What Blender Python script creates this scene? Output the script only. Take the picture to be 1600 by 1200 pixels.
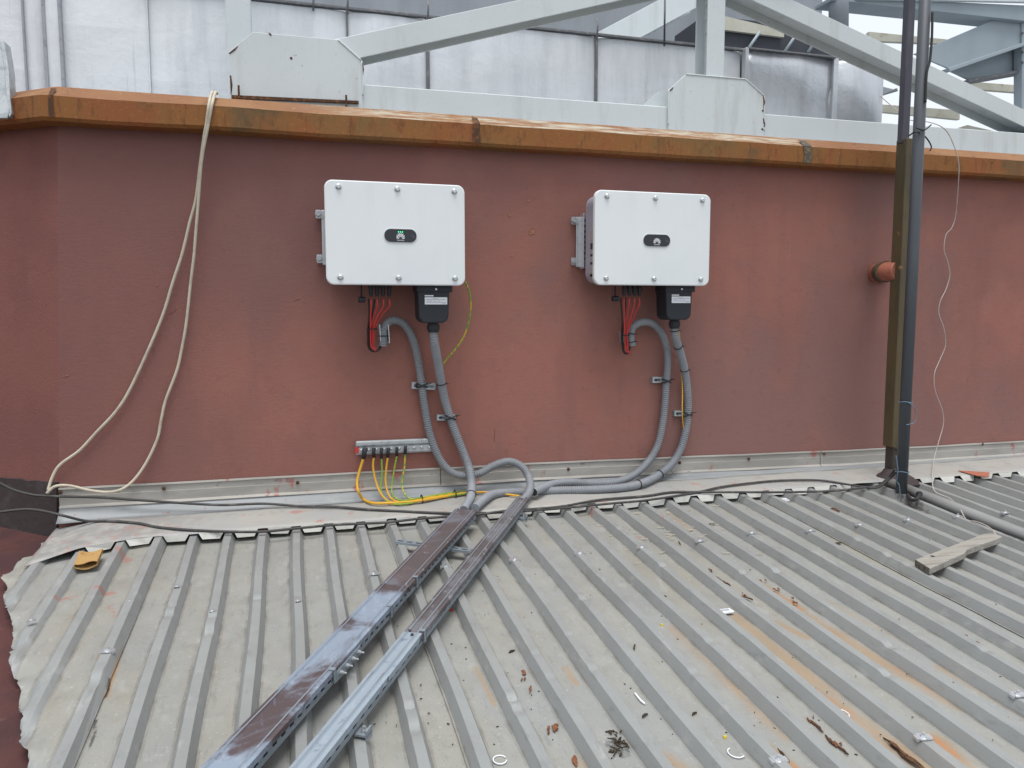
import bpy, bmesh, math, random
import numpy as np
from mathutils import Vector, noise as mnoise

for o in list(bpy.data.objects):
    bpy.data.objects.remove(o)
random.seed(7); rng = np.random.default_rng(7)
scene = bpy.context.scene
COL = scene.collection

# ------------------------------------------------------------------ camera
YAW, PITCH, ROLL, FPX = 0.2801, 0.0959, -0.0011, 1200.0
CAM = np.array([0.0, -3.8523, 0.0])
def cam_axes():
    cy, sy, cp, sp = math.cos(YAW), math.sin(YAW), math.cos(PITCH), math.sin(PITCH)
    fwd = np.array([sy*cp, cy*cp, -sp]); right = np.array([cy, -sy, 0.0]); up = np.cross(right, fwd)
    cr, sr = math.cos(ROLL), math.sin(ROLL)
    return right*cr+up*sr, -right*sr+up*cr, fwd
AX_R, AX_U, AX_F = cam_axes()
cd = bpy.data.cameras.new('camera'); cd.sensor_width = 36.0; cd.lens = 36.0*FPX/1600.0
cd.clip_start = 0.05; cd.clip_end = 3000
cam = bpy.data.objects.new('camera', cd); COL.objects.link(cam)
from mathutils import Matrix
mw = Matrix.Identity(4)
for i in range(3):
    mw[i][0] = AX_R[i]; mw[i][1] = AX_U[i]; mw[i][2] = -AX_F[i]; mw[i][3] = CAM[i]
cam.matrix_world = mw
scene.camera = cam

# ------------------------------------------------------------------ overcast daylight
world = bpy.data.worlds.new('World'); scene.world = world; world.use_nodes = True
wn = world.node_tree.nodes; wl = world.node_tree.links; wn.clear()
SUN_EL, SUN_AZ = math.radians(76), math.radians(195)      # azimuth clockwise from +Y
sky = wn.new('ShaderNodeTexSky'); sky.sky_type = 'NISHITA'; sky.sun_disc = False
sky.sun_elevation = SUN_EL; sky.sun_rotation = SUN_AZ; sky.dust_density = 4.0; sky.air_density = 1.2
hs = wn.new('ShaderNodeHueSaturation'); hs.inputs['Saturation'].default_value = 0.30
mx = wn.new('ShaderNodeMix'); mx.data_type = 'RGBA'; mx.inputs[0].default_value = 0.80
mx.inputs[7].default_value = (5.7, 6.05, 6.55, 1)           # even cloud layer
bg = wn.new('ShaderNodeBackground'); bg.inputs['Strength'].default_value = 0.10
wo = wn.new('ShaderNodeOutputWorld')
wl.new(sky.outputs[0], hs.inputs['Color']); wl.new(hs.outputs[0], mx.inputs[6])
wl.new(mx.outputs[2], bg.inputs['Color']); wl.new(bg.outputs[0], wo.inputs['Surface'])
sd = bpy.data.lights.new('sun', 'SUN'); sd.energy = 1.5; sd.angle = math.radians(35); sd.color = (1.0, 0.97, 0.93)
sun = bpy.data.objects.new('sun', sd); COL.objects.link(sun)
sdir = Vector((math.sin(SUN_AZ)*math.cos(SUN_EL), math.cos(SUN_AZ)*math.cos(SUN_EL), math.sin(SUN_EL)))
sun.rotation_euler = sdir.to_track_quat('Z', 'Y').to_euler(); sun.location = sdir*20
vs = scene.view_settings
vs.view_transform = 'Standard'; vs.look = 'None'; vs.exposure = 0.82; vs.gamma = 1.0; vs.use_curve_mapping = False
scene.cycles.max_bounces = 5; scene.cycles.diffuse_bounces = 3; scene.cycles.glossy_bounces = 2

# ------------------------------------------------------------------ survey helpers: photo sight line -> point on a real surface
ROOF_S, ROOF_Z, ROOF_Y = 0.0737, -0.9686, -0.3462       # rib-top plane of the sheet roof, rising to the wall
RIB_P, RIB_X, RIB_H = 0.1421, -0.4267, 0.035
def sight(px, py):
    return AX_R*((px-800)/FPX) + AX_U*((600-py)/FPX) + AX_F
def at(px, py, y):                                       # on the upright plane y
    v = sight(px, py); return Vector(CAM + v*((y-CAM[1])/v[1]))
def wp(px, py, off=0.03): return at(px, py, -off)        # off metres in front of the red wall
def zr(y): return ROOF_Z + ROOF_S*(y-ROOF_Y)
def rp(px, py, h=0.0):                                   # on the roof, h above the rib tops
    v = sight(px, py)
    t = (ROOF_Z+h+ROOF_S*(CAM[1]-ROOF_Y)-CAM[2])/(v[2]-ROOF_S*v[1])
    return Vector(CAM+v*t)
def rib_x(x): return RIB_X + RIB_P*round((x-RIB_X)/RIB_P)

# ------------------------------------------------------------------ materials
def srgb(r, g, b):
    f = lambda c: c/12.92 if c <= 0.04045 else ((c+0.055)/1.055)**2.4
    return (f(r/255), f(g/255), f(b/255), 1)
def C4(c): return tuple(c) if len(c) == 4 else tuple(c)+(1,)
class Mat:
    def __init__(s, name, base, rough=0.6, metal=0.0, spec=0.5):
        s.m = bpy.data.materials.new(name); s.m.use_nodes = True
        s.n = s.m.node_tree.nodes; s.l = s.m.node_tree.links
        s.b = s.n['Principled BSDF']
        s.b.inputs['Roughness'].default_value = rough; s.b.inputs['Metallic'].default_value = metal
        s.b.inputs['Specular IOR Level'].default_value = spec
        s.tc = s.n.new('ShaderNodeTexCoord')
        rgb = s.n.new('ShaderNodeRGB'); rgb.outputs[0].default_value = C4(base)
        s.col = rgb.outputs[0]; s.hgt = None
        s.l.new(s.col, s.b.inputs['Base Color'])
    def noise(s, scale, stretch=(1, 1, 1), detail=4, rough=0.6, off=(0, 0, 0), dist=0.0):
        mp = s.n.new('ShaderNodeMapping'); mp.inputs['Scale'].default_value = stretch; mp.inputs['Location'].default_value = off
        nz = s.n.new('ShaderNodeTexNoise'); nz.inputs['Scale'].default_value = scale
        nz.inputs['Detail'].default_value = detail; nz.inputs['Roughness'].default_value = rough
        nz.inputs['Distortion'].default_value = dist
        s.l.new(s.tc.outputs['Object'], mp.inputs[0]); s.l.new(mp.outputs[0], nz.inputs['Vector'])
        return nz.outputs[0]
    def ramp(s, fac, lo, hi, mx=1.0):
        r = s.n.new('ShaderNodeMapRange'); r.interpolation_type = 'SMOOTHSTEP'
        r.inputs[1].default_value = lo; r.inputs[2].default_value = hi; r.inputs[3].default_value = 0; r.inputs[4].default_value = mx
        s.l.new(fac, r.inputs[0]); return r.outputs[0]
    def math(s, op, a, b):
        m = s.n.new('ShaderNodeMath'); m.operation = op
        for i, v in enumerate((a, b)):
            if isinstance(v, (int, float)): m.inputs[i].default_value = v
            else: s.l.new(v, m.inputs[i])
        return m.outputs[0]
    def blend(s, fac, col, mode='MIX'):
        m = s.n.new('ShaderNodeMix'); m.data_type = 'RGBA'; m.blend_type = mode
        if isinstance(fac, (int, float)): m.inputs[0].default_value = fac
        else: s.l.new(fac, m.inputs[0])
        s.l.new(s.col, m.inputs[6])
        if isinstance(col, tuple): m.inputs[7].default_value = C4(col)
        else: s.l.new(col, m.inputs[7])
        s.col = m.outputs[2]; s.l.new(s.col, s.b.inputs['Base Color'])
        return s
    def layer(s, scale, col, lo, hi, mx=1.0, stretch=(1, 1, 1), detail=5, rough=0.6, off=(0, 0, 0), dist=0.0):
        return s.blend(s.ramp(s.noise(scale, stretch, detail, rough, off, dist), lo, hi, mx), col)
    def attr(s, name):
        a = s.n.new('ShaderNodeAttribute'); a.attribute_name = name; return a.outputs['Fac']
    def attr_layer(s, name, col, scale, lo=0.35, hi=0.65, mx=1.0, stretch=(1, 1, 1)):
        a = s.attr(name); nz = s.noise(scale, stretch, 6, 0.7)
        k = s.math('ADD', a, s.math('MULTIPLY', s.math('SUBTRACT', nz, 0.5), 1.3))
        k = s.math('MULTIPLY', s.ramp(k, lo, hi, mx), s.ramp(a, 0.02, 0.2))
        return s.blend(k, col)
    def bump(s, scale, strength, dist=0.002, stretch=(1, 1, 1), detail=5, rough=0.6):
        nz = s.noise(scale, stretch, detail, rough)
        b = s.n.new('ShaderNodeBump'); b.inputs['Strength'].default_value = strength; b.inputs['Distance'].default_value = dist
        s.l.new(nz, b.inputs['Height'])
        if s.hgt is not None: s.l.new(s.hgt, b.inputs['Normal'])
        s.hgt = b.outputs[0]; s.l.new(s.hgt, s.b.inputs['Normal']); return s
    def rough_var(s, scale, lo, hi, stretch=(1, 1, 1)):
        nz = s.noise(scale, stretch, 4, 0.6); r = s.n.new('ShaderNodeMapRange')
        r.inputs[1].default_value = 0.3; r.inputs[2].default_value = 0.7; r.inputs[3].default_value = lo; r.inputs[4].default_value = hi
        s.l.new(nz, r.inputs[0]); s.l.new(r.outputs[0], s.b.inputs['Roughness']); return s
    def emit(s, col, st):
        s.b.inputs['Emission Color'].default_value = C4(col); s.b.inputs['Emission Strength'].default_value = st; return s

M = {}
def mk(name, *a, **k):
    M[name] = Mat(name, *a, **k); return M[name]
# red trowelled render
(mk('stucco', (0.322, 0.140, 0.112), 0.9, spec=0.15)
 .layer(0.9, (0.225, 0.105, 0.095), 0.42, 0.72, 0.75, off=(3, 0, 1))
 .layer(2.6, (0.35, 0.160, 0.130), 0.5, 0.75, 0.5, off=(7, 2, 0))
 .layer(5.0, (0.22, 0.105, 0.096), 0.50, 0.8, 0.45, stretch=(1.6, 1.6, 0.22))
 .layer(11, (0.25, 0.125, 0.112), 0.5, 0.75, 0.5)
 .layer(0.55, (0.235, 0.132, 0.120), 0.45, 0.62, 0.8, off=(1.2, 0, 4.2)).layer(7, (0.40, 0.215, 0.18), 0.62, 0.78, 0.2, stretch=(2.5, 2.5, 0.2), off=(5, 0, 0))
 .layer(140, (0.40, 0.21, 0.18), 0.62, 0.8, 0.35)
 .layer(34, (0.16, 0.07, 0.06), 0.68, 0.8, 0.4, stretch=(0.5, 0.5, 2.2))
 .bump(220, 0.55, 0.003).bump(55, 0.32, 0.004, stretch=(0.7, 0.7, 1.3)))
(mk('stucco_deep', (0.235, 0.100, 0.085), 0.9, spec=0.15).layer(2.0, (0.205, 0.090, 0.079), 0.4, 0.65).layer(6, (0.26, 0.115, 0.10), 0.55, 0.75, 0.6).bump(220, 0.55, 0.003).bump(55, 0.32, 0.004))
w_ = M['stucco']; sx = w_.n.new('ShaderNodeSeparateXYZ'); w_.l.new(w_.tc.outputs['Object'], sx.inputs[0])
left_dark = w_.math('ADD', w_.math('MULTIPLY', sx.outputs[0], -0.42), w_.math('MULTIPLY', w_.math('SUBTRACT', w_.noise(1.4, (1, 1, 0.6), 5, 0.6, off=(9, 1, 2)), 0.5), 1.6))
w_.blend(w_.ramp(left_dark, 0.65, 1.45, 0.75), (0.205, 0.100, 0.090))        # wall colour darkens unevenly towards the left corner
w_.blend(w_.ramp(w_.noise(17, (1, 1, 1), 8, 0.75, off=(2, 0, 8)), 0.56, 0.68, 0.30), (0.19, 0.088, 0.078))
mk('stucco_scar', (0.36, 0.17, 0.11), 0.9, spec=0.1).layer(60, (0.22, 0.10, 0.08), 0.45, 0.6)
(mk('bitumen', (0.040, 0.028, 0.028), 0.75).layer(9, (0.07, 0.06, 0.06), 0.5, 0.75).layer(40, (0.10, 0.07, 0.065), 0.62, 0.75, 0.7).bump(30, 0.6, 0.006))
(mk('membrane', (0.092, 0.038, 0.036), 0.8, spec=0.2).layer(3, (0.062, 0.030, 0.031), 0.4, 0.65).layer(25, (0.15, 0.075, 0.068), 0.6, 0.75, 0.6).bump(60, 0.5, 0.004))
# weathered galvanised sheet
g = mk('sheet', (0.278, 0.288, 0.284), 0.58, 0.15, 0.4)
g.layer(1.6, (0.245, 0.252, 0.245), 0.4, 0.7, 0.8)
vd = g.attr('valley')
nz = g.noise(5.0, (1.0, 0.35, 1.0), 5, 0.65)
k = g.math('MULTIPLY', vd, g.ramp(nz, 0.25, 0.62, 0.95))
g.blend(k, (0.308, 0.306, 0.280))
nz = g.noise(2.2, (1.0, 0.4, 1.0), 4, 0.6, off=(4, 9, 0))
g.blend(g.math('MULTIPLY', vd, g.ramp(nz, 0.50, 0.78, 0.55)), (0.275, 0.25, 0.185))
g.layer(18, (0.37, 0.375, 0.36), 0.56, 0.74, 0.55, stretch=(1, 0.5, 1))
g.layer(45, (0.19, 0.20, 0.203), 0.56, 0.72, 0.45, stretch=(1, 0.3, 1), off=(3, 0, 6))
g.blend(g.math('MULTIPLY', vd, g.ramp(g.noise(150, (1, 1, 1), 4, 0.7), 0.635, 0.69, 0.8)), (0.13, 0.115, 0.09))
g.blend(g.math('MULTIPLY', vd, g.ramp(g.noise(28, (1, 0.6, 1), 8, 0.75, off=(1, 3, 0)), 0.50, 0.68, 0.5)), (0.25, 0.243, 0.215))
g.blend(g.math('MULTIPLY', vd, g.ramp(g.noise(95, (1, 1, 1), 3, 0.6, off=(2, 2, 2)), 0.64, 0.70, 0.6)), (0.46, 0.45, 0.42))
g.attr_layer('rust', (0.33, 0.235, 0.145), 6, -0.10, 0.75, 0.85, (1, 0.4, 1))
g.attr_layer('rust', (0.42, 0.19, 0.085), 32, 0.45, 1.05, 0.85, (1, 0.5, 1))
g.attr_layer('paint', (0.36, 0.165, 0.135), 55, 0.50, 0.85, 0.75)
g.attr_layer('edge', (0.13, 0.115, 0.092), 26, 0.30, 0.95, 0.7, (1, 0.35, 1))
g.attr_layer('grime', (0.055, 0.05, 0.045), 45, 0.35, 0.8, 0.8)
g.rough_var(9, 0.42, 0.7).bump(14, 0.25, 0.005).bump(90, 0.10, 0.001)
# off-white painted flashing
(mk('flashing', (0.36, 0.352, 0.325), 0.6).layer(4, (0.33, 0.335, 0.33), 0.40, 0.64, 0.85).layer(13, (0.28, 0.27, 0.25), 0.5, 0.72, 0.7).layer(22, (0.30, 0.27, 0.24), 0.58, 0.78, 0.6, stretch=(0.35, 1, 1))
 .layer(60, (0.20, 0.17, 0.15), 0.66, 0.76, 0.7, stretch=(0.5, 0.5, 0.5)).layer(9, (0.38, 0.17, 0.14), 0.60, 0.70, 0.7, off=(5, 1, 2)).bump(40, 0.2, 0.002))
fl_ = M['flashing']; sx = fl_.n.new('ShaderNodeSeparateXYZ'); fl_.l.new(fl_.tc.outputs['Object'], sx.inputs[0])
lm = fl_.ramp(fl_.math('MULTIPLY', sx.outputs[0], -1.0), 2.75, 3.15)
fl_.blend(fl_.math('MULTIPLY', lm, fl_.ramp(fl_.noise(12, (1, 1, 1), 7, 0.7), 0.36, 0.60, 0.85)), (0.235, 0.232, 0.225))
fl_.blend(fl_.math('MULTIPLY', lm, fl_.ramp(fl_.noise(16, (1, 1, 1), 6, 0.7, off=(3, 1, 7)), 0.52, 0.66, 0.75)), (0.34, 0.19, 0.165))
(mk('strip', (0.40, 0.38, 0.345), 0.65).layer(6, (0.29, 0.275, 0.25), 0.42, 0.66, 0.85, stretch=(0.3, 1, 1)).layer(14, (0.36, 0.115, 0.095), 0.61, 0.68, 0.8, stretch=(0.6, 1, 0.3), off=(2, 5, 3))
 .layer(50, (0.13, 0.11, 0.10), 0.63, 0.72, 0.7, stretch=(0.25, 1, 1.2)).bump(50, 0.3, 0.002))
(mk('upstand', (0.285, 0.30, 0.312), 0.55, 0.1).layer(3, (0.235, 0.245, 0.245), 0.4, 0.65, 0.8, stretch=(0.5, 1, 1)).layer(14, (0.27, 0.27, 0.26), 0.52, 0.72, 0.7).layer(40, (0.20, 0.18, 0.17), 0.68, 0.76, 0.7).layer(8, (0.37, 0.37, 0.355), 0.55, 0.75, 0.6).layer(26, (0.30, 0.13, 0.105), 0.66, 0.70, 0.8, stretch=(1, 1, 0.4)).bump(10, 0.15, 0.004))
(mk('tab_white', (0.52, 0.52, 0.485), 0.6).layer(20, (0.40, 0.38, 0.34), 0.5, 0.7, 0.8).layer(45, (0.34, 0.15, 0.12), 0.66, 0.72, 0.7))
# rusty coping
(mk('coping', (0.255, 0.110, 0.036), 0.7, spec=0.2)
 .layer(2.2, (0.185, 0.115, 0.045), 0.45, 0.65, 0.8, off=(1, 0, 0)).layer(3.0, (0.27, 0.092, 0.034), 0.46, 0.62, 0.85, off=(8, 3, 0))
 .layer(26, (0.16, 0.070, 0.030), 0.52, 0.70, 0.85, stretch=(1.4, 1, 0.35)).layer(60, (0.09, 0.045, 0.022), 0.64, 0.74, 0.7, stretch=(1.3, 1, 0.3))
 .layer(9, (0.14, 0.060, 0.026), 0.53, 0.66, 0.8, stretch=(1, 1, 0.8), detail=12, off=(4, 0, 1), rough=0.75).layer(55, (0.34, 0.135, 0.05), 0.55, 0.68, 0.7).layer(120, (0.12, 0.055, 0.028), 0.60, 0.70, 0.7).layer(1.6, (0.10, 0.080, 0.045), 0.56, 0.68, 0.75, off=(3.6, 0, 0)).layer(19, (0.09, 0.05, 0.028), 0.60, 0.75, 0.7, stretch=(2.2, 1, 0.12)).bump(70, 0.35, 0.002))
c = mk('coping_top', (0.255, 0.125, 0.052), 0.7, spec=0.3)
c.layer(3, (0.21, 0.088, 0.036), 0.42, 0.65, 0.8).layer(40, (0.38, 0.23, 0.11), 0.58, 0.72, 0.6).layer(16, (0.12, 0.055, 0.028), 0.58, 0.72, 0.7)
sx = c.n.new('ShaderNodeSeparateXYZ'); c.l.new(c.tc.outputs['Object'], sx.inputs[0])
band = c.math('MULTIPLY', c.ramp(sx.outputs[0], -2.55, -1.9), c.ramp(c.math('MULTIPLY', sx.outputs[0], -1.0), -.5, -.1))
c.blend(c.math('MULTIPLY', band, c.ramp(c.noise(9, (0.5, 3, 3), 8, 0.75), 0.42, 0.64, 0.85)), (0.46, 0.45, 0.37))
c.bump(70, 0.3, 0.002)
(mk('rust_dark', (0.085, 0.045, 0.028), 0.8, spec=0.2).layer(40, (0.20, 0.085, 0.035), 0.5, 0.65))
(mk('joint_grey', (0.10, 0.09, 0.075), 0.8, spec=0.2).layer(40, (0.22, 0.16, 0.08), 0.5, 0.65))
# structural steel, pale grey-green paint
(mk('steel', (0.60, 0.65, 0.665), 0.55, spec=0.4).layer(1.5, (0.55, 0.60, 0.61), 0.42, 0.7, 0.7).layer(12, (0.64, 0.68, 0.68), 0.55, 0.75, 0.4)
 .layer(38, (0.30, 0.19, 0.11), 0.685, 0.74, 0.7).layer(5, (0.47, 0.495, 0.48), 0.52, 0.72, 0.6, stretch=(2, 2, 0.3)).layer(60, (0.45, 0.47, 0.46), 0.58, 0.72, 0.4))
(mk('steel_far', (0.33, 0.385, 0.42), 0.6, spec=0.3).layer(2, (0.29, 0.335, 0.37), 0.4, 0.7))
(mk('rail_cream', (0.52, 0.51, 0.43), 0.7).layer(14, (0.30, 0.15, 0.06), 0.58, 0.72, 0.8, stretch=(0.4, 1, 1)).layer(4, (0.44, 0.43, 0.35), 0.4, 0.65))
(mk('silver', (0.73, 0.75, 0.775), 0.50, 0.2, 0.4).layer(5, (0.60, 0.62, 0.65), 0.42, 0.7, 0.8, stretch=(1.6, 1.6, 0.22)).layer(16, (0.34, 0.33, 0.33), 0.60, 0.80, 0.55, stretch=(2.2, 2.2, 0.10))
 .layer(9, (0.66, 0.67, 0.69), 0.56, 0.75, 0.5, stretch=(1, 1, 0.3)).bump(150, 0.35, 0.002, stretch=(1, 1, 0.35)).bump(4.5, 0.28, 0.025))
(mk('foil', (0.56, 0.575, 0.60), 0.36, 0.55, 0.5).layer(6, (0.45, 0.46, 0.48), 0.4, 0.7, stretch=(1.5, 1.5, 0.4)).bump(9, 0.5, 0.012).bump(60, 0.25, 0.002))
(mk('seam', (0.15, 0.155, 0.165), 0.7).layer(30, (0.26, 0.25, 0.25), 0.5, 0.7))
(mk('cladding', (0.30, 0.325, 0.355), 0.6, 0.1).layer(2, (0.24, 0.26, 0.285), 0.4, 0.7, stretch=(1, 1, 0.3)))
(mk('seam_light', (0.34, 0.355, 0.385), 0.6).layer(30, (0.24, 0.25, 0.27), 0.5, 0.7))
mk('inside_shade', (0.050, 0.054, 0.065), 0.8)  # dark colour standing for the shade inside the hood
# equipment
(mk('white_paint', (0.755, 0.785, 0.795), 0.42, spec=0.4).layer(5, (0.69, 0.71, 0.71), 0.50, 0.78, 0.6, stretch=(2.4, 2.4, 0.3)).layer(60, (0.62, 0.63, 0.62), 0.66, 0.76, 0.35).layer(1.2, (0.70, 0.735, 0.75), 0.4, 0.7).bump(300, 0.04, 0.0005))
(mk('body_grey', (0.38, 0.385, 0.46), 0.45, 0.2).layer(3, (0.33, 0.335, 0.40), 0.4, 0.7))
(mk('alloy', (0.60, 0.62, 0.64), 0.35, 0.7).layer(30, (0.45, 0.47, 0.48), 0.5, 0.7))
(mk('galv', (0.46, 0.49, 0.50), 0.45, 0.45).layer(25, (0.33, 0.36, 0.38), 0.45, 0.65).layer(60, (0.60, 0.62, 0.63), 0.58, 0.7, 0.7))
mk('screw', (0.55, 0.57, 0.58), 0.3, 0.85)
(mk('black_plastic', (0.020, 0.023, 0.030), 0.50, spec=0.4).bump(400, 0.08, 0.0005))
mk('glass_black', (0.018, 0.020, 0.028), 0.18, spec=0.5).layer(14, (0.07, 0.075, 0.09), 0.55, 0.6, 0.6, dist=2.0)
mk('print_white', (0.75, 0.77, 0.80), 0.6)
mk('print_grey', (0.36, 0.38, 0.42), 0.6)
mk('print_tan', (0.34, 0.31, 0.25), 0.6)
mk('print_black', (0.025, 0.025, 0.03), 0.6)
mk('led_green', (0.05, 0.5, 0.2), 0.4).emit((0.05, 0.75, 0.28), 1.2)
(mk('conduit', (0.215, 0.228, 0.245), 0.55, spec=0.3).layer(26, (0.17, 0.175, 0.18), 0.55, 0.72, 0.7).layer(9, (0.25, 0.262, 0.28), 0.45, 0.7, 0.8))
(mk('conduit_pale', (0.245, 0.258, 0.28), 0.55, spec=0.3).layer(26, (0.19, 0.195, 0.20), 0.55, 0.72, 0.7).layer(9, (0.28, 0.292, 0.315), 0.45, 0.7, 0.8))
mk('red_wire', (0.52, 0.040, 0.035), 0.42)
mk('black_wire', (0.018, 0.017, 0.018), 0.45)
(mk('dusty_black_wire', (0.045, 0.043, 0.042), 0.6).layer(20, (0.10, 0.095, 0.09), 0.5, 0.7))
mk('yellow_wire', (0.66, 0.36, 0.025), 0.42)
y = mk('earth_wire', (0.60, 0.42, 0.03), 0.42); y.layer(60, (0.12, 0.32, 0.04), 0.48, 0.52, 1.0, stretch=(1, 1, 0.5))
y = mk('green_wire', (0.20, 0.36, 0.04), 0.42); y.layer(60, (0.55, 0.42, 0.03), 0.55, 0.6, 0.9)
(mk('cream_cable', (0.52, 0.47, 0.37), 0.6).layer(20, (0.42, 0.37, 0.29), 0.45, 0.7))
(mk('thin_white_wire', (0.46, 0.42, 0.39), 0.6).layer(6, (0.40, 0.33, 0.29), 0.5, 0.6))
mk('blue_wire', (0.12, 0.19, 0.26), 0.5)
(mk('lid_grey', (0.165, 0.165, 0.178), 0.6, 0.2, 0.3).layer(5, (0.095, 0.078, 0.078), 0.42, 0.60, 0.9, detail=8).layer(30, (0.25, 0.265, 0.29), 0.56, 0.70, 0.7, stretch=(1.5, 0.6, 1)).layer(90, (0.30, 0.31, 0.33), 0.62, 0.72, 0.6))
(mk('lid_brown', (0.098, 0.080, 0.081), 0.62, 0.15, 0.3).layer(7, (0.13, 0.10, 0.105), 0.45, 0.7, 0.8).layer(38, (0.26, 0.27, 0.31), 0.60, 0.74, 0.7, stretch=(1.5, 0.6, 1)).layer(3, (0.17, 0.18, 0.215), 0.54, 0.68, 0.75).layer(90, (0.22, 0.22, 0.24), 0.62, 0.72, 0.6))
(mk('lid_mixed', (0.255, 0.305, 0.375), 0.55, 0.25, 0.4).layer(20, (0.33, 0.385, 0.46), 0.5, 0.72, 0.8, stretch=(1.4, 0.6, 1)).layer(3.4, (0.085, 0.058, 0.058), 0.44, 0.56, 0.95, detail=9, off=(0.35, 0.1, 0), dist=0.6)
 .layer(40, (0.16, 0.15, 0.22), 0.60, 0.7, 0.6, stretch=(1.6, 0.5, 1)))
(mk('lid_blue', (0.30, 0.35, 0.40), 0.55, 0.25, 0.4).layer(16, (0.35, 0.41, 0.47), 0.48, 0.7, 0.8, stretch=(1.4, 0.6, 1)).layer(30, (0.17, 0.205, 0.26), 0.55, 0.72, 0.85).layer(6, (0.12, 0.10, 0.105), 0.57, 0.68, 0.6))
(mk('tray_zinc', (0.27, 0.31, 0.345), 0.48, 0.4, 0.4).layer(18, (0.25, 0.29, 0.33), 0.48, 0.68).layer(40, (0.38, 0.42, 0.46), 0.58, 0.72, 0.7))
(mk('brown_pipe', (0.045, 0.035, 0.028), 0.6).layer(9, (0.07, 0.055, 0.04), 0.5, 0.7))
(mk('ochre_pipe', (0.095, 0.070, 0.032), 0.6).layer(5, (0.060, 0.050, 0.028), 0.42, 0.65, 0.9, stretch=(2, 2, 0.4)).layer(13, (0.30, 0.155, 0.07), 0.66, 0.71, 0.9).layer(30, (0.045, 0.038, 0.028), 0.58, 0.72, 0.6, stretch=(1.5, 1.5, 0.4)))
(mk('dark_post', (0.055, 0.053, 0.072), 0.5).layer(8, (0.085, 0.085, 0.10), 0.5, 0.7, stretch=(2, 2, 0.4)))
(mk('grey_pole', (0.066, 0.074, 0.085), 0.5, 0.15).layer(6, (0.075, 0.085, 0.098), 0.45, 0.65, 0.9, stretch=(2, 2, 0.3)).layer(40, (0.28, 0.20, 0.17), 0.72, 0.78, 0.7))
(mk('terracotta_pipe', (0.38, 0.135, 0.085), 0.55).layer(14, (0.28, 0.10, 0.07), 0.5, 0.7))
(mk('wood', (0.30, 0.285, 0.255), 0.85, spec=0.2).layer(9, (0.20, 0.185, 0.16), 0.45, 0.7, 0.9, stretch=(0.6, 6, 6)).layer(40, (0.42, 0.41, 0.38), 0.55, 0.7, 0.7, stretch=(0.4, 5, 5)).layer(26, (0.06, 0.05, 0.04), 0.68, 0.74, 0.9, stretch=(0.3, 4, 4)).bump(50, 0.6, 0.003, stretch=(0.3, 4, 4)))
(mk('wood_end', (0.14, 0.125, 0.105), 0.9, spec=0.1).layer(60, (0.07, 0.06, 0.05), 0.5, 0.65))
(mk('bark', (0.115, 0.060, 0.036), 0.9, spec=0.1).layer(40, (0.06, 0.035, 0.024), 0.45, 0.6).layer(60, (0.26, 0.13, 0.07), 0.6, 0.7))
mk('dark_leaf', (0.055, 0.045, 0.032), 0.85, spec=0.1)
(mk('rust_chip', (0.19, 0.085, 0.048), 0.9, spec=0.1).layer(60, (0.16, 0.06, 0.035), 0.5, 0.65))
(mk('carton', (0.42, 0.26, 0.10), 0.8, spec=0.2).layer(30, (0.30, 0.17, 0.06), 0.5, 0.7))
(mk('dull_pipe', (0.27, 0.275, 0.27), 0.6).layer(6, (0.18, 0.18, 0.175), 0.45, 0.65, 0.8, stretch=(1, 0.3, 1)))
mk('rubber', (0.02, 0.02, 0.022), 0.7)
mk('yellow_plastic', (0.60, 0.46, 0.04), 0.5)
(mk('ground', (0.10, 0.10, 0.095), 0.9, spec=0.2).layer(0.05, (0.07, 0.085, 0.05), 0.45, 0.6))
MATS = {k: v.m for k, v in M.items()}

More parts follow.
